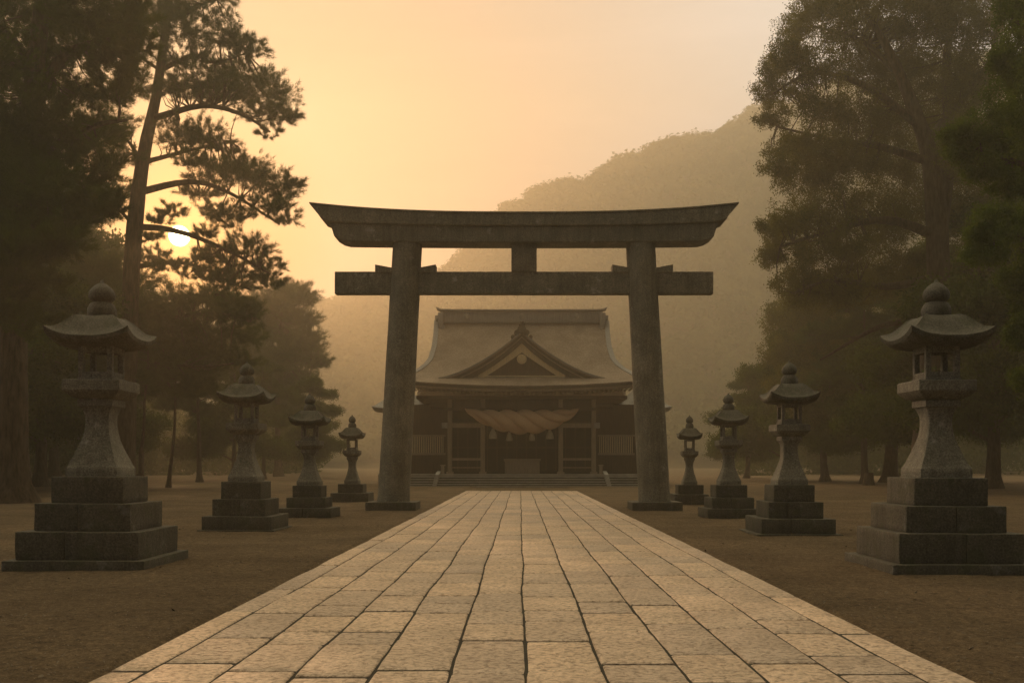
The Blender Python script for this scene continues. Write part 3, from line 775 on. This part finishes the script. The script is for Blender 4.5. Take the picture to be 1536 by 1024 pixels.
# sacred straw rope
def rope():
    root = empty('straw_rope', (.12, 69.35, 5.1), 'huge twisted straw rope tapering to both ends under the shrine eaves', 'sacred rope')
    Lh = 3.85; mb = MB()
    def Rr(t): return .80 * max(0, math.sin(math.pi * t)) ** .72 + .03
    for k in range(3):
        pts = []; rad = []; n = 90
        for i in range(n + 1):
            t = i / n; x = -Lh + 2 * Lh * t; r = Rr(t); zc = .02 + .12 * (2 * t - 1) ** 4 - r * .98
            th = 2 * math.pi * (2.15 * t) + k * 2 * math.pi / 3 + .6
            pts.append((x - .15 * math.sin(th) * r, math.cos(th) * r * .62, zc + math.sin(th) * r * .55)); rad.append(max(.025, r * .49))
        m2 = MB(); m2.tube(pts, rad, 22, wob=.05); m2.build('strand', M_straw, root, 60)
    for x, zt, s in ((-1.95, -1.50, 1.1), (-.84, -1.72, .9), (.68, -1.72, .9), (1.88, -1.52, 1.1)):
        mb = MB(); mb.lathe([(.08, zt + .28), (.13, zt + .12), (.19 * s, zt), (.24 * s, zt - .2), (.25 * s, zt - .36 * s), (.22 * s, zt - .38 * s)], x, -.1, 18, wob=.12)
        mb.build('tassel', M_tassel, root, 50)
rope()
root = empty('offertory_box', (.15, 71.0, .79), 'low wooden slatted offertory box in the middle of the shrine porch', 'offertory box')
mb = MB(); mb.box(-1.2, 1.2, -.5, .5, 0, .92, .03); mb.build('chest', M_wood2, root)
mb = MB(); mb.box(-1.27, 1.27, -.57, -.47, .9, 1.05, .01); mb.box(-1.27, 1.27, .47, .57, .9, 1.05, .01)
for i in range(15): mb.box(-1.2 + i * .168, -1.14 + i * .168, -.48, .48, .93, 1.0)
mb.build('slatted_lid', M_wood2, root)

# ------------------------------------------------------------------ trees
def unit(v): return v / np.maximum(np.linalg.norm(v, axis=-1, keepdims=True), 1e-9)

def blades(pts, dirs, k, ln, wd, spread, rng):
    """k pointed leaves out of every point"""
    n = len(pts)
    d = unit(dirs[:, None, :] + rng.normal(size=(n, k, 3)) * spread)
    p = np.repeat(pts[:, None, :], k, 1) + rng.normal(size=(n, k, 3)) * ln * .12
    side = unit(np.cross(d, rng.normal(size=(n, k, 3))))
    l = ln * (.6 + .7 * rng.random((n, k, 1))); w = wd * (.7 + .6 * rng.random((n, k, 1)))
    V = np.stack([p - side * w * .5, p + side * w * .5, p + d * l], 2)
    return V.reshape(-1, 3)

def leaves(pts, k, ln, wd, rng, spread):
    n = len(pts)
    p = np.repeat(pts[:, None, :], k, 1) + rng.normal(size=(n, k, 3)) * spread
    d = unit(rng.normal(size=(n, k, 3)) + np.array([0, 0, -.15])); side = unit(np.cross(d, rng.normal(size=(n, k, 3))))
    l = ln * (.6 + .8 * rng.random((n, k, 1))); w = wd * (.7 + .6 * rng.random((n, k, 1)))
    return np.stack([p, p + d * l * .5 + side * w, p + d * l, p + d * l * .5 - side * w], 2).reshape(-1, 4, 3)

def pad_points(c, r, n, rng, sprays, flat=True):
    """points gathered in sprays spread through a flattened ellipsoid"""
    q = unit(rng.normal(size=(sprays, 3))) * (rng.random((sprays, 1)) ** .42) * rng.uniform(.85, 1.2, (sprays, 1))
    q[:, 2] = np.where(q[:, 2] < 0, q[:, 2] * (.6 if flat else .9), q[:, 2])
    cen = np.asarray(c) + q * np.asarray(r)
    idx = rng.integers(0, sprays, n)
    sr = min(min(r) * .26, .42)
    if flat:      # every spray is a twig growing outwards and up, needles all along it
        tw = unit(q * np.array([1, 1, .35]) + rng.normal(size=q.shape) * .35 + np.array([0, 0, .38])); L_ = sr * (1.6 + 1.8 * rng.random((sprays, 1)))
        t = rng.random((n, 1)); pt = cen[idx] + tw[idx] * L_[idx] * (t - .25) * 1.4 + rng.normal(size=(n, 3)) * sr * .22
        return pt, unit(tw[idx] + np.array([0, 0, .2])), cen
    tw = unit(q * np.array([1, 1, .6]) + rng.normal(size=q.shape) * .5 + np.array([0, 0, .25])); L_ = sr * (1.2 + 1.6 * rng.random((sprays, 1)))
    jit = tw[idx] * L_[idx] * (rng.random((n, 1)) - .3) * 1.3 + rng.normal(size=(n, 3)) * sr * .34
    return cen[idx] + jit, unit(q[idx] * np.array([1, 1, .7]) + np.array([0, 0, .75])), cen

def smooth_path(pts, n=14):
    P_ = [np.array(p, float) for p in pts]; out_ = []
    P_ = [2 * P_[0] - P_[1]] + P_ + [2 * P_[-1] - P_[-2]]
    segs = len(P_) - 3; per = max(3, n // segs)
    for i in range(segs):
        a, b_, c, d = P_[i:i + 4]
        for j in range(per):
            t = j / per
            out_.append(.5 * ((2 * b_) + (-a + c) * t + (2 * a - 5 * b_ + 4 * c - d) * t * t + (-a + 3 * b_ - 3 * c + d) * t ** 3))
    out_.append(P_[-2]); return out_

def tree(name, base, trunk, r0, r1, limbs, pads, kind, leaf, label, cat='tree', group=None, seed=0, dens=1.0, fl=1.0):
    """trunk, limbs: lists of local points; pads: (centre, radii); kind 'pine' or 'broad'"""
    rng = np.random.default_rng(seed + 100)
    root = empty(name, base, label, cat, group)
    wood_ = MB(); tp = smooth_path(trunk, 20); n = len(tp)
    rad = []
    for i in range(n):
        t = i / (n - 1); fl_ = 1 + .9 * max(0, 1 - t / .09) ** 2
        rad.append((r0 + (r1 - r0) * t ** .85) * fl_)
    wood_.tube(tp, rad, 14, wob=.22)
    if r0 > .3:
        for k in range(6):
            th = k * 1.05 + seed; d = np.array([math.cos(th), math.sin(th), 0]); ln = r0 * (2.2 + .8 * math.sin(k * 3 + seed))
            wood_.tube([tuple(np.array(tp[0]) + d * r0 * .5 + (0, 0, r0 * 1.3)), tuple(np.array(tp[0]) + d * r0 * 1.15 + (0, 0, r0 * .38)), tuple(np.array(tp[0]) + d * ln + (0, 0, -.1))], [r0 * .42, r0 * .3, r0 * .08], 7, wob=.2)
    ends = []
    TP = np.array(tp)
    for pts, ra, rb in limbs:
        p0 = np.array(pts[0], float); j = TP[np.argmin(((TP - p0) ** 2).sum(1))]
        if np.linalg.norm(j - p0) > .05: pts = [tuple(j)] + (list(pts[1:]) if np.linalg.norm(j - p0) < 1.5 else list(pts))
        lp = smooth_path(pts, 12); wood_.tube(lp, [ra + (rb - ra) * i / (len(lp) - 1) for i in range(len(lp))], 8, wob=.2); ends += lp[2:]
    ends = np.array(ends if ends else [tp[-1]])
    Vs = []; Q = []
    for c, r in pads:
        vol = r[0] * r[1] ** .5 * r[2]
        if kind == 'pine':
            sp = int(max(18, 64 * (r[0] * r[2]) ** .8)); npt = int(sp * 17 * dens)
            pt, dr, cen = pad_points(c, r, npt, rng, sp)
            Vs.append(blades(pt, dr, 8, .27 * fl, .017 * fl, .6, rng))
        else:
            sp = int(max(18, 44 * (r[0] * r[2]) ** .85)); npt = int(sp * 16 * dens)
            pt, dr, cen = pad_points(c, r, npt, rng, sp, False)
            Q.append(leaves(pt, 9, .105 * fl, .027 * fl, rng, .12 * fl))
        for q in cen[::3]:
            e = ends[np.argmin(((ends - q) ** 2).sum(1))]
            if np.linalg.norm(e - q) < min(max(r) * 1.2, 2.6):
                m_ = (e + q) / 2 + rng.normal(size=3) * .12 + np.array([0, 0, -.1]); wood_.tube([tuple(e), tuple(m_), tuple(q)], [.045 * fl, .03 * fl, .012], 4, cap=False)
    wood_.build('trunk', M_bark, root, 60)
    if kind == 'pine':
        V = np.concatenate(Vs); T = np.arange(len(V)).reshape(-1, 3)
    else:
        q = np.concatenate(Q); V = q.reshape(-1, 3); i = np.arange(len(q))[:, None] * 4
        T = np.concatenate([i + [0, 1, 2], i + [0, 2, 3]], 1).reshape(-1, 3)
    np_mesh('crown', V, T, leaf, root)
    return root

def px_tree(name, d, base_px, trunk_px, r0, r1, limbs_px, pads_px, kind, leaf, label, seed=0, **kw):
    """as tree(), its limbs laid out as fans seen from the approach and given real depth"""
    rr = random.Random(seed + 50); bx = (base_px - 780) * d / F
    def q(p, dd=0):
        X, Y, Z = P(p[0], p[1], d); k = (d + dd) / d
        return (X * k - bx, dd, CAMH + (Z - CAMH) * k)
    tr = [(0, 0, -.3)] + [q(p, p[2] if len(p) > 2 else 0) for p in trunk_px]
    lb = []
    for pts, ra, rb, dep in limbs_px:
        lb.append(([q(p, dep * i / max(1, len(pts) - 1)) for i, p in enumerate(pts)], ra, rb))
    pd = []; s = d / F; bk = kw.pop('behind', None)
    for p in pads_px:
        px, py, rx, ry = p[:4]; dd = p[4] if len(p) > 4 else rr.uniform(-1, 1) * (3.0 if kind == 'pine' else 4.5)
        if bk and bk[0] < px < bk[1] and bk[2] < py < bk[3]: dd = abs(dd) + 2.5
        g = 1.08 if kind == 'pine' else 1.0; pd.append((q((px, py), dd), (rx * s * g, rx * s * .85 * g, ry * s * (g if kind == 'pine' else 1.2))))
    return tree(name, (bx, d, 0), tr, r0, r1, lb, pd, kind, leaf, label, seed=seed, **kw)

# pine in front of the sun
px_tree('pine_tree', 58, 186, [(190, 640), (198, 400), (214, 244), (234, 146), (251, 24), (262, -70)], .62, .16,
        [([(238, 171), (303, 159), (361, 171), (405, 198)], .2, .05, -2), ([(246, 95), (290, 84), (322, 94), (370, 80)], .16, .04, 1.5),
         ([(226, 298), (283, 273), (342, 288), (420, 337)], .22, .05, 2), ([(212, 356), (262, 346), (332, 371), (405, 410)], .2, .05, -1.5),
         ([(222, 246), (287, 225), (345, 212)], .15, .04, 2.5), ([(252, 30), (292, 10), (325, 0)], .1, .04, -1), ([(214, 240), (188, 208), (160, 200)], .12, .03, 2),
         ([(205, 330), (170, 310), (140, 325)], .12, .03, -2), ([(240, 110), (200, 80), (170, 70)], .1, .03, 2), ([(206, 400), (280, 395), (360, 430)], .16, .04, 3), ([(256, -20), (300, -50)], .1, .03, 1)],
        [(290, 20, 55, 22), (345, 62, 40, 22), (370, 75, 30, 14, 0), (270, 55, 40, 24), (320, -15, 50, 20), (235, 20, 35, 22), (290, 95, 42, 16), (250, -60, 60, 30),
         (310, 128, 55, 24), (365, 120, 48, 24), (405, 140, 36, 24), (400, 172, 42, 16), (345, 145, 42, 20), (425, 172, 20, 16), (270, 135, 32, 18), (400, 200, 18, 8),
         (270, 205, 38, 20), (310, 205, 36, 20), (335, 222, 22, 10), (285, 240, 28, 12),
         (330, 262, 45, 20), (375, 268, 40, 22), (415, 285, 36, 20), (400, 312, 36, 14), (435, 275, 18, 10), (428, 330, 18, 10), (300, 290, 30, 14), (350, 250, 38, 14),
         (345, 330, 34, 16), (375, 372, 34, 16), (405, 398, 26, 14), (330, 385, 38, 14), (355, 410, 38, 16), (320, 318, 22, 10),  (400, 425, 30, 14), (228, 385, 26, 14), (238, 330, 20, 10), (262, 318, 22, 9), (308, 352, 20, 10), (300, 388, 26, 10), (262, 400, 34, 12), (305, 412, 30, 12), (340, 425, 34, 14), (232, 356, 12, 9),
         (165, 190, 34, 20), (190, 235, 26, 18), (140, 320, 35, 25), (175, 290, 28, 18), (195, 130, 30, 20), (170, 60, 34, 24), (190, 30, 30, 20)],
        'pine', M_pine, 'tall leaning pine with layered branches and the low sun shining through it', seed=1, dens=.9)

# dense tree filling the left edge
px_tree('evergreen_tree', 39, 18, [(20, 600), (22, 400), (40, 200), (60, 40), (70, -120)], .62, .25,
        [([(30, 300), (70, 230), (140, 190), (190, 180)], .22, .05, -1), ([(24, 380), (60, 345), (110, 370)], .16, .04, -3), ([(40, 200), (90, 90), (170, 60), (205, 60)], .25, .06, 1),
         ([(50, 120), (20, 60), (-60, 0)], .2, .05, 0), ([(34, 260), (100, 262), (150, 300)], .14, .04, 2), ([(28, 330), (-40, 280), (-100, 260)], .2, .05, 0), ([(60, 30), (120, -30), (190, -40)], .2, .05, 0)],
        [(50, 20, 95, 52), (140, 22, 62, 40), (190, 40, 34, 30), (185, 92, 34, 30), (120, 85, 62, 38, 1), (30, 100, 62, 45), (165, 140, 34, 26), (95, 150, 60, 36), (30, 180, 60, 42), (150, 200, 36, 28),
         (90, 215, 55, 34), (30, 250, 58, 38), (125, 262, 42, 28), (160, 250, 24, 18), (70, 290, 48, 30, -3), (20, 320, 50, 32, -3), (100, 325, 36, 24, -3), (88, 368, 34, 22, -4), (35, 375, 48, 28, -4), (150, 312, 30, 22),
         (15, 425, 42, 28, -4), (60, 425, 34, 20, -4), (100, -40, 90, 45), (190, -30, 40, 30), (210, 70, 20, 14), (20, 480, 50, 26, -3), (-60, 100, 80, 70), (-60, 250, 70, 60), (-50, 380, 60, 50), (-20, -50, 90, 50)],
        'pine', M_leafdk, 'massive dark green evergreen filling the left edge behind the nearest lantern', seed=2, dens=1.6, fl=.92)

# lower trees left, mid distance
px_tree('pine_tree', 62, 182, [(184, 640), (192, 520), (205, 450)], .55, .12,
        [([(192, 520), (250, 480), (330, 470), (375, 480)], .16, .04, 0), ([(188, 570), (230, 545), (300, 550), (350, 545)], .14, .04, -2), ([(190, 540), (140, 500), (90, 480)], .14, .04, 1), ([(205, 460), (260, 445), (320, 440)], .12, .03, 2)],
        [(265, 455, 55, 22), (325, 448, 42, 18), (350, 470, 38, 22), (290, 490, 62, 26), (360, 505, 34, 18), (230, 500, 55, 30), (310, 540, 50, 24), (355, 545, 30, 16), (250, 555, 55, 26), (170, 480, 50, 32), (120, 500, 45, 35),
         (190, 430, 45, 28), (130, 440, 45, 30), (180, 560, 50, 26), (290, 585, 40, 18), (110, 560, 40, 26), (150, 400, 36, 22)],
        'pine', M_pine, 'broad low pine below the sun, its layered crown reaching toward the second left lantern', seed=3, dens=1.0, fl=1.15)
px_tree('pine_tree', 118, 418, [(416, 600), (420, 500), (428, 440)], .4, .1,
        [([(418, 560), (450, 540), (480, 545)], .1, .03, 0), ([(420, 500), (445, 480), (465, 482)], .1, .03, 1), ([(417, 580), (390, 560), (350, 560)], .1, .03, -2)],
        [(430, 440, 26, 14), (452, 450, 20, 14), (410, 462, 34, 18), (450, 480, 26, 14), (405, 500, 42, 22), (455, 512, 26, 16), (435, 535, 42, 20), (474, 545, 20, 10), (395, 550, 46, 24), (450, 572, 30, 14), (400, 590, 46, 20), (380, 470, 34, 24), (360, 530, 30, 26), (440, 610, 34, 14), (370, 610, 30, 18)],
        'pine', M_pine, 'hazy pine at the left end of the row, in the gap beside the torii', seed=4, dens=.6, fl=2.0)

# generic background trees: one mesh pair per kind, copied
def gen_tree(seed, H, kind, leaf, r0, crown0=.35, spread=.3, fl=1.5, lean=.04):
    rr = random.Random(seed); pts = [(0, 0, -.3)]; x = y = 0
    for i in range(1, 7):
        x += rr.uniform(-1, 1) * lean * H / 4; y += rr.uniform(-1, 1) * lean * H / 4; pts.append((x, y, H * i / 6.3))
    limbs = []; pads = []; n = 13
    for i in range(n):
        t = crown0 + (1 - crown0) * (i + .5) / n; az = i * 2.4 + rr.random(); ln = spread * H * (1 - .6 * (t - crown0) / (1 - crown0)) * rr.uniform(.65, 1.1)
        k = t * 6.3 * H / 6.3 / H; j = min(5.99, t * 6.2); a = np.array(pts[int(j)]); b_ = np.array(pts[min(6, int(j) + 1)]); o = a + (b_ - a) * (j - int(j))
        d = np.array([math.cos(az), math.sin(az), 0]); e = o + d * ln + (0, 0, ln * rr.uniform(.05, .3))
        limbs.append(([tuple(o), tuple(o + d * ln * .5 + (0, 0, ln * .22)), tuple(e)], r0 * .3 * (1.2 - t * .7), .04))
        pads.append((e, (ln * .42, ln * .42, ln * .22))); pads.append((o + d * ln * .55 + (0, 0, ln * .25), (ln * .4, ln * .4, ln * .22)))
    pads.append((np.array(pts[-1]), (spread * H * .28,) * 2 + (spread * H * .2,)))
    return tree('tree', (0, 0, 0), pts, r0, r0 * .2, limbs, pads, kind, leaf, 'x', seed=seed, dens=.55, fl=fl)
protos = {'pine': gen_tree(21, 20, 'pine', M_pine, .34, .42, .27, 2.2), 'broad': gen_tree(22, 18, 'broad', M_leafdk, .42, .14, .36, 2.2), 'slim': gen_tree(23, 19, 'pine', M_pine, .2, .5, .2, 2.2, .08)}
used = set()
def place_tree(kind, px, d, s, rz, label, group, name):
    p = protos[kind]
    if kind not in used: used.add(kind); c = p
    else:
        c = p.copy(); COL.objects.link(c)
        for ch in list(p.children):
            k = ch.copy(); COL.objects.link(k); k.parent = c
    c.name = name; c.location = ((px - 780) * d / F, d, 0); c.rotation_euler = (0, 0, rz); c.scale = (s, s, s * random.uniform(.92, 1.08))
    c['label'] = label; c['category'] = 'tree'; c['group'] = group
    return c
GL, GR = 'misty trees behind the left lanterns', 'misty trees behind the right lanterns'
for kind, px, d, s, rz, lab in [
    ('slim', 252, 64, .62, .3, 'thin straight trunk standing alone in mist between the first and second left lanterns'),
    ('slim', 216, 60, .6, 1.9, 'thin leaning trunk right beside the shaft of the largest left lantern'),
    ('broad', 60, 66, .95, 2.2, 'shadowy broad tree behind the huge evergreen at the left edge'),
    ('broad', 130, 78, .8, .8, 'dim rounded tree seen left of the largest left lantern shaft'),
    ('pine', 300, 84, .62, 1.2, 'faint pine in mist just left of the second left lantern'),
    ('broad', 352, 92, .62, 3.0, 'faint rounded tree in mist behind the second left lantern'),
    ('pine', 395, 98, .6, 5.0, 'faint pine in mist between the second and third left lanterns'),
    ('broad', 462, 104, .55, 1.0, 'palest rounded tree behind the third left lantern'),
    ('pine', 210, 90, .8, 4.0, 'hazy pine rising behind the thin trunks at left'),
    ('broad', -20, 52, .9, 4.4, 'dark tree cut off by the left edge of the photo')]:
    place_tree(kind, px, d, s, rz, lab, GL, 'tree')
for px, d, s, rz, kind in [(5, 88, 1.7, 1, 'broad'), (-35, 76, 1.5, 2, 'broad'), (-70, 92, 1.9, 3, 'broad'), (-160, 74, 1.6, 4, 'broad'), (-240, 66, 1.6, 5, 'broad'), (30, 116, 1.9, .5, 'broad'), (-60, 122, 2.2, 1.5, 'broad'), (-200, 96, 2.0, 2.5, 'broad'), (80, 104, 1.4, 5.5, 'pine'), (20, 98, 1.8, 0, 'pine'), (-330, 58, 1.6, .2, 'broad')]:  # mostly hidden trees, added to keep sunlight off the near mist
    place_tree(kind, px, d, s, rz, 'one of the mostly unseen trees added behind the left-edge evergreen to shade the mist', 'tall trees added behind the left evergreen to shade the mist', 'tree')
for kind, px, d, s, rz, lab in [
    ('broad', 1120, 104, .62, .5, 'palest rounded tree between the second and third right lanterns'),
    ('broad', 1175, 92, .68, 2.5, 'faint rounded tree in mist behind the second right lantern'),
    ('broad', 1238, 84, .78, 4.1, 'hazy rounded tree just right of the second right lantern'),
    ('pine', 1298, 76, .8, .9, 'hazy tall tree behind the mossy stump'),
    ('broad', 1410, 74, 1.0, 3.4, 'shadowy broad tree behind the largest right lantern'),
    ('broad', 1490, 62, 1.0, 1.7, 'dark broad tree right of the largest right lantern'),
    ('broad', 1580, 50, .95, 5.2, 'dark tree cut off by the right edge of the photo')]:
    place_tree(kind, px, d, s, rz, lab, GR, 'tree')

# great tree on the right
px_tree('camphor_tree', 58, 1392, [(1394, 600), (1407, 415), (1397, 244), (1373, 171), (1339, 88), (1300, 20)], .95, .14,
        [([(1400, 330), (1425, 200), (1420, 90), (1440, -20)], .5, .12, 2), ([(1404, 380), (1330, 330), (1250, 345), (1170, 370)], .3, .06, -2), ([(1397, 250), (1320, 220), (1250, 210), (1165, 190)], .26, .05, 1),
         ([(1380, 190), (1300, 130), (1220, 110), (1160, 140)], .24, .05, -2), ([(1350, 110), (1290, 60), (1220, 40)], .18, .05, 2), ([(1405, 430), (1330, 430), (1250, 420), (1190, 440)], .26, .06, -3),
         ([(1400, 480), (1470, 400), (1520, 300)], .35, .08, 3), ([(1425, 200), (1480, 100), (1500, 0)], .25, .06, -1), ([(1396, 470), (1320, 490), (1230, 540)], .24, .05, 2), ([(1395, 560), (1450, 520), (1500, 500)], .2, .05, 1)],
        [(1235, 20, 48, 20), (1195, 42, 32, 20), (1185, 80, 30, 22), (1158, 105, 24, 20), (1155, 140, 26, 20), (1160, 178, 26, 16), (1215, 105, 40, 28), (1225, 160, 46, 26), (1270, 50, 50, 30), (1290, 105, 50, 32),
         (1340, 30, 56, 34), (1400, 20, 60, 38), (1460, 30, 60, 44), (1340, 100, 50, 40), (1400, 110, 60, 44), (1470, 120, 60, 50), (1285, 175, 50, 30), (1345, 180, 56, 40), (1180, 225, 34, 18), (1168, 255, 28, 16), (1220, 225, 44, 24),
         (1215, 272, 46, 24), (1270, 240, 52, 32), (1330, 250, 56, 38), (1410, 210, 60, 50), (1480, 220, 60, 55), (1160, 345, 28, 16), (1155, 385, 26, 16), (1190, 330, 34, 20), (1195, 375, 44, 24), (1245, 320, 50, 30), (1260, 375, 50, 30),
         (1310, 330, 56, 38), (1380, 310, 60, 46), (1460, 320, 60, 55), (1200, 430, 44, 26), (1260, 430, 50, 30), (1330, 410, 56, 40), (1400, 420, 60, 50), (1480, 430, 60, 55), (1320, -20, 70, 30), (1420, -40, 80, 40), (1265, 5, 40, 18)],
        'broad', M_camph, 'huge spreading tree with dark forking limbs and billowing crown right of the torii', seed=5, dens=.95, fl=1.05, behind=(1315, 1445, 60, 480))
px_tree('camphor_tree', 82, 1335, [(1338, 620), (1330, 540), (1300, 470)], .6, .15,
        [([(1335, 570), (1270, 530), (1210, 520)], .2, .05, 0), ([(1336, 600), (1400, 540), (1440, 520)], .2, .05, 1), ([(1330, 540), (1290, 560), (1230, 590)], .15, .04, -2)],
        [(1175, 480, 34, 24), (1215, 470, 46, 28), (1180, 530, 36, 24), (1230, 525, 50, 30), (1290, 500, 54, 34), (1360, 500, 60, 38), (1430, 500, 60, 42), (1190, 580, 36, 22), (1245, 580, 48, 26), (1310, 570, 50, 30), (1380, 570, 56, 34), (1450, 580, 56, 38), (1225, 620, 34, 16), (1290, 620, 44, 18), (1360, 625, 44, 18), (1500, 540, 50, 44)],
        'broad', M_camph, 'lower hazy broadleaf tree under the great crown, behind the nearest right lanterns', seed=6, dens=.75, fl=1.5)
px_tree('broadleaf_tree', 28, 1640, [(1640, 600), (1630, 400), (1625, 200), (1640, -60)], .5, .2,
        [([(1632, 330), (1580, 270), (1500, 235), (1450, 225)], .13, .03, 0), ([(1628, 200), (1570, 130), (1510, 90)], .12, .03, 1), ([(1632, 430), (1570, 370), (1490, 345)], .12, .03, -1), ([(1625, 120), (1560, 60), (1510, 20)], .1, .03, 0), ([(1635, 540), (1590, 510), (1530, 480)], .1, .03, 0)],
        [(1515, 15, 30, 20, 0), (1530, 70, 34, 22, 1), (1505, 95, 20, 13, 0), (1535, 120, 30, 20, 1), (1500, 165, 40, 24, 0), (1450, 205, 30, 16, 0), (1440, 228, 20, 12, 0), (1490, 215, 40, 24, 0), (1535, 220, 34, 34, 1), (1475, 250, 32, 16, 0),
         (1520, 280, 34, 24, 0), (1500, 335, 38, 20, -1), (1470, 350, 24, 14, -1), (1480, 378, 30, 14, -1), (1535, 350, 40, 30, 0), (1535, 420, 30, 20, 0), (1540, 480, 26, 20, 0), (1525, 505, 18, 16, 0), (1550, 560, 28, 26, 0), (1600, 150, 60, 70), (1600, 350, 60, 70), (1620, 20, 60, 60)],
        'broad', M_leafgr, 'nearer bright green leafy branches reaching in from the right edge', seed=7, dens=2.2, fl=.72)

# stump
sx, sy = (1303 - 780) * 72 / F, 72
root = empty('tree_stump', (sx, sy, 0), 'short cut tree stump in the mist between the second and first right lanterns', 'stump')
mb = MB(); mb.tube([(0, 0, -.1), (0, 0, .15), (.02, 0, .6), (.02, 0, .86)], [.5, .38, .33, .31], 14, wob=.2); mb.build('stump_wood', M_bark, root, 50)

# ------------------------------------------------------------------ hills with woods
RIDGE = [(-600, 380), (0, 420), (300, 455), (440, 470), (500, 452), (560, 438), (640, 420), (675, 402), (700, 376), (735, 345), (757, 300), (830, 284), (905, 256), (960, 236), (985, 212), (1060, 196), (1130, 166), (1250, 130), (1400, 95), (1536, 70), (2000, 60), (2600, 160)]
YR = 500.0
def hill_h(x, y):
    px = 780 + x * F / YR
    top = (695 - interp(px, RIDGE)) * YR / F + CAMH - 8.0
    t = (y - 330) / (YR - 330)
    if t <= 0: return -1.0
    s = t * t * (3 - 2 * t) if t < 1 else 1.0
    prof = (.35 * t + .65 * s) if t < 1 else 1 - ((y - YR) / 200) ** 2
    return top * prof + (10 * noise.noise(Vector((x * .016, y * .016, 1))) + 9 * abs(noise.noise(Vector((x * .03, y * .008, 5))))) * min(1, t * 3) - .2
def hills():
    xs = np.linspace(-605, 605, 180); ys = np.linspace(329, 625, 60); V = [(x, y, hill_h(x, y)) for y in ys for x in xs]; nx = len(xs)
    mb = MB(); mb.v = V; mb.f = [(j * nx + i, j * nx + i + 1, (j + 1) * nx + i + 1, (j + 1) * nx + i) for j in range(len(ys) - 1) for i in range(nx - 1)]
    tag(mb.build('hills', M_ground, smooth=60), 'wooded mountainside rising to the right behind the shrine, fading in mist', 'hill', kind='structure')
    rng = np.random.default_rng(5); Q = []; pts = []; rad = []
    while len(pts) < 4200:
        y = 335 + 185 * rng.random(); x = (-190 + 420 * rng.random())
        z = hill_h(x, y)
        pts.append((x, y, z)); rad.append(3.4 + 3.4 * rng.random() ** 1.5)
    pts = np.array(pts); rad = np.array(rad)
    k = 200; n = len(pts)
    u = unit(rng.normal(size=(n, k, 3))); u[..., 2] = np.abs(u[..., 2]) * 1.15 - .1
    lump = 1 + .25 * np.sin(u[..., 0] * 5 + rad[:, None] * 30) * np.cos(u[..., 1] * 5 + rad[:, None] * 17)
    c = pts[:, None] + u * (rad[:, None] * lump)[..., None] * (.75 + .3 * rng.random((n, k, 1))) + np.array([0, 0, 2.0])
    nrm_ = unit(u + rng.normal(size=u.shape) * .25); a = unit(np.cross(nrm_, rng.normal(size=u.shape))); b_ = np.cross(nrm_, a); s = 1.0 * (.6 + .8 * rng.random((n, k, 1)))
    V = np.stack([c + a * s, c + b_ * s, c - a * s * .7 - b_ * s * .7], 2).reshape(-1, 3)
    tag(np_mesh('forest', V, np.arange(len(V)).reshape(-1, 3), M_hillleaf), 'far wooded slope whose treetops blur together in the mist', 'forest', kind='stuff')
hills()
def far_wood():
    rng = np.random.default_rng(9); P_ = []; Rd = []
    while len(P_) < 700:
        y = 128 + 70 * rng.random(); px = rng.uniform(-260, 470) if rng.random() < .5 else rng.uniform(1110, 1850)
        x = (px - 780) * y / F
        if -9 - (y - 90) * .12 < x < 14: continue
        rd = 1.8 + 1.8 * rng.random(); P_.append((x, y, rng.uniform(.8, 10))); Rd.append(rd)
    P_ = np.array(P_); Rd = np.array(Rd); n = len(P_); k = 420
    u = unit(rng.normal(size=(n, k, 3)))
    c = P_[:, None] + u * Rd[:, None, None] * (.55 + .55 * rng.random((n, k, 1))); c[..., 2] = np.maximum(c[..., 2], .1)
    nn = unit(rng.normal(size=u.shape)); a = unit(np.cross(nn, rng.normal(size=u.shape))); b_ = np.cross(nn, a); s = .26 * (.6 + .8 * rng.random((n, k, 1)))
    V = np.stack([c + a * s, c + b_ * s, c - a * s * .7 - b_ * s * .7], 2).reshape(-1, 3)
    tag(np_mesh('woods', V, np.arange(len(V)).reshape(-1, 3), M_leafdk), 'dim thicket closing off the grounds far behind the lanterns', 'woods', kind='stuff')
far_wood()
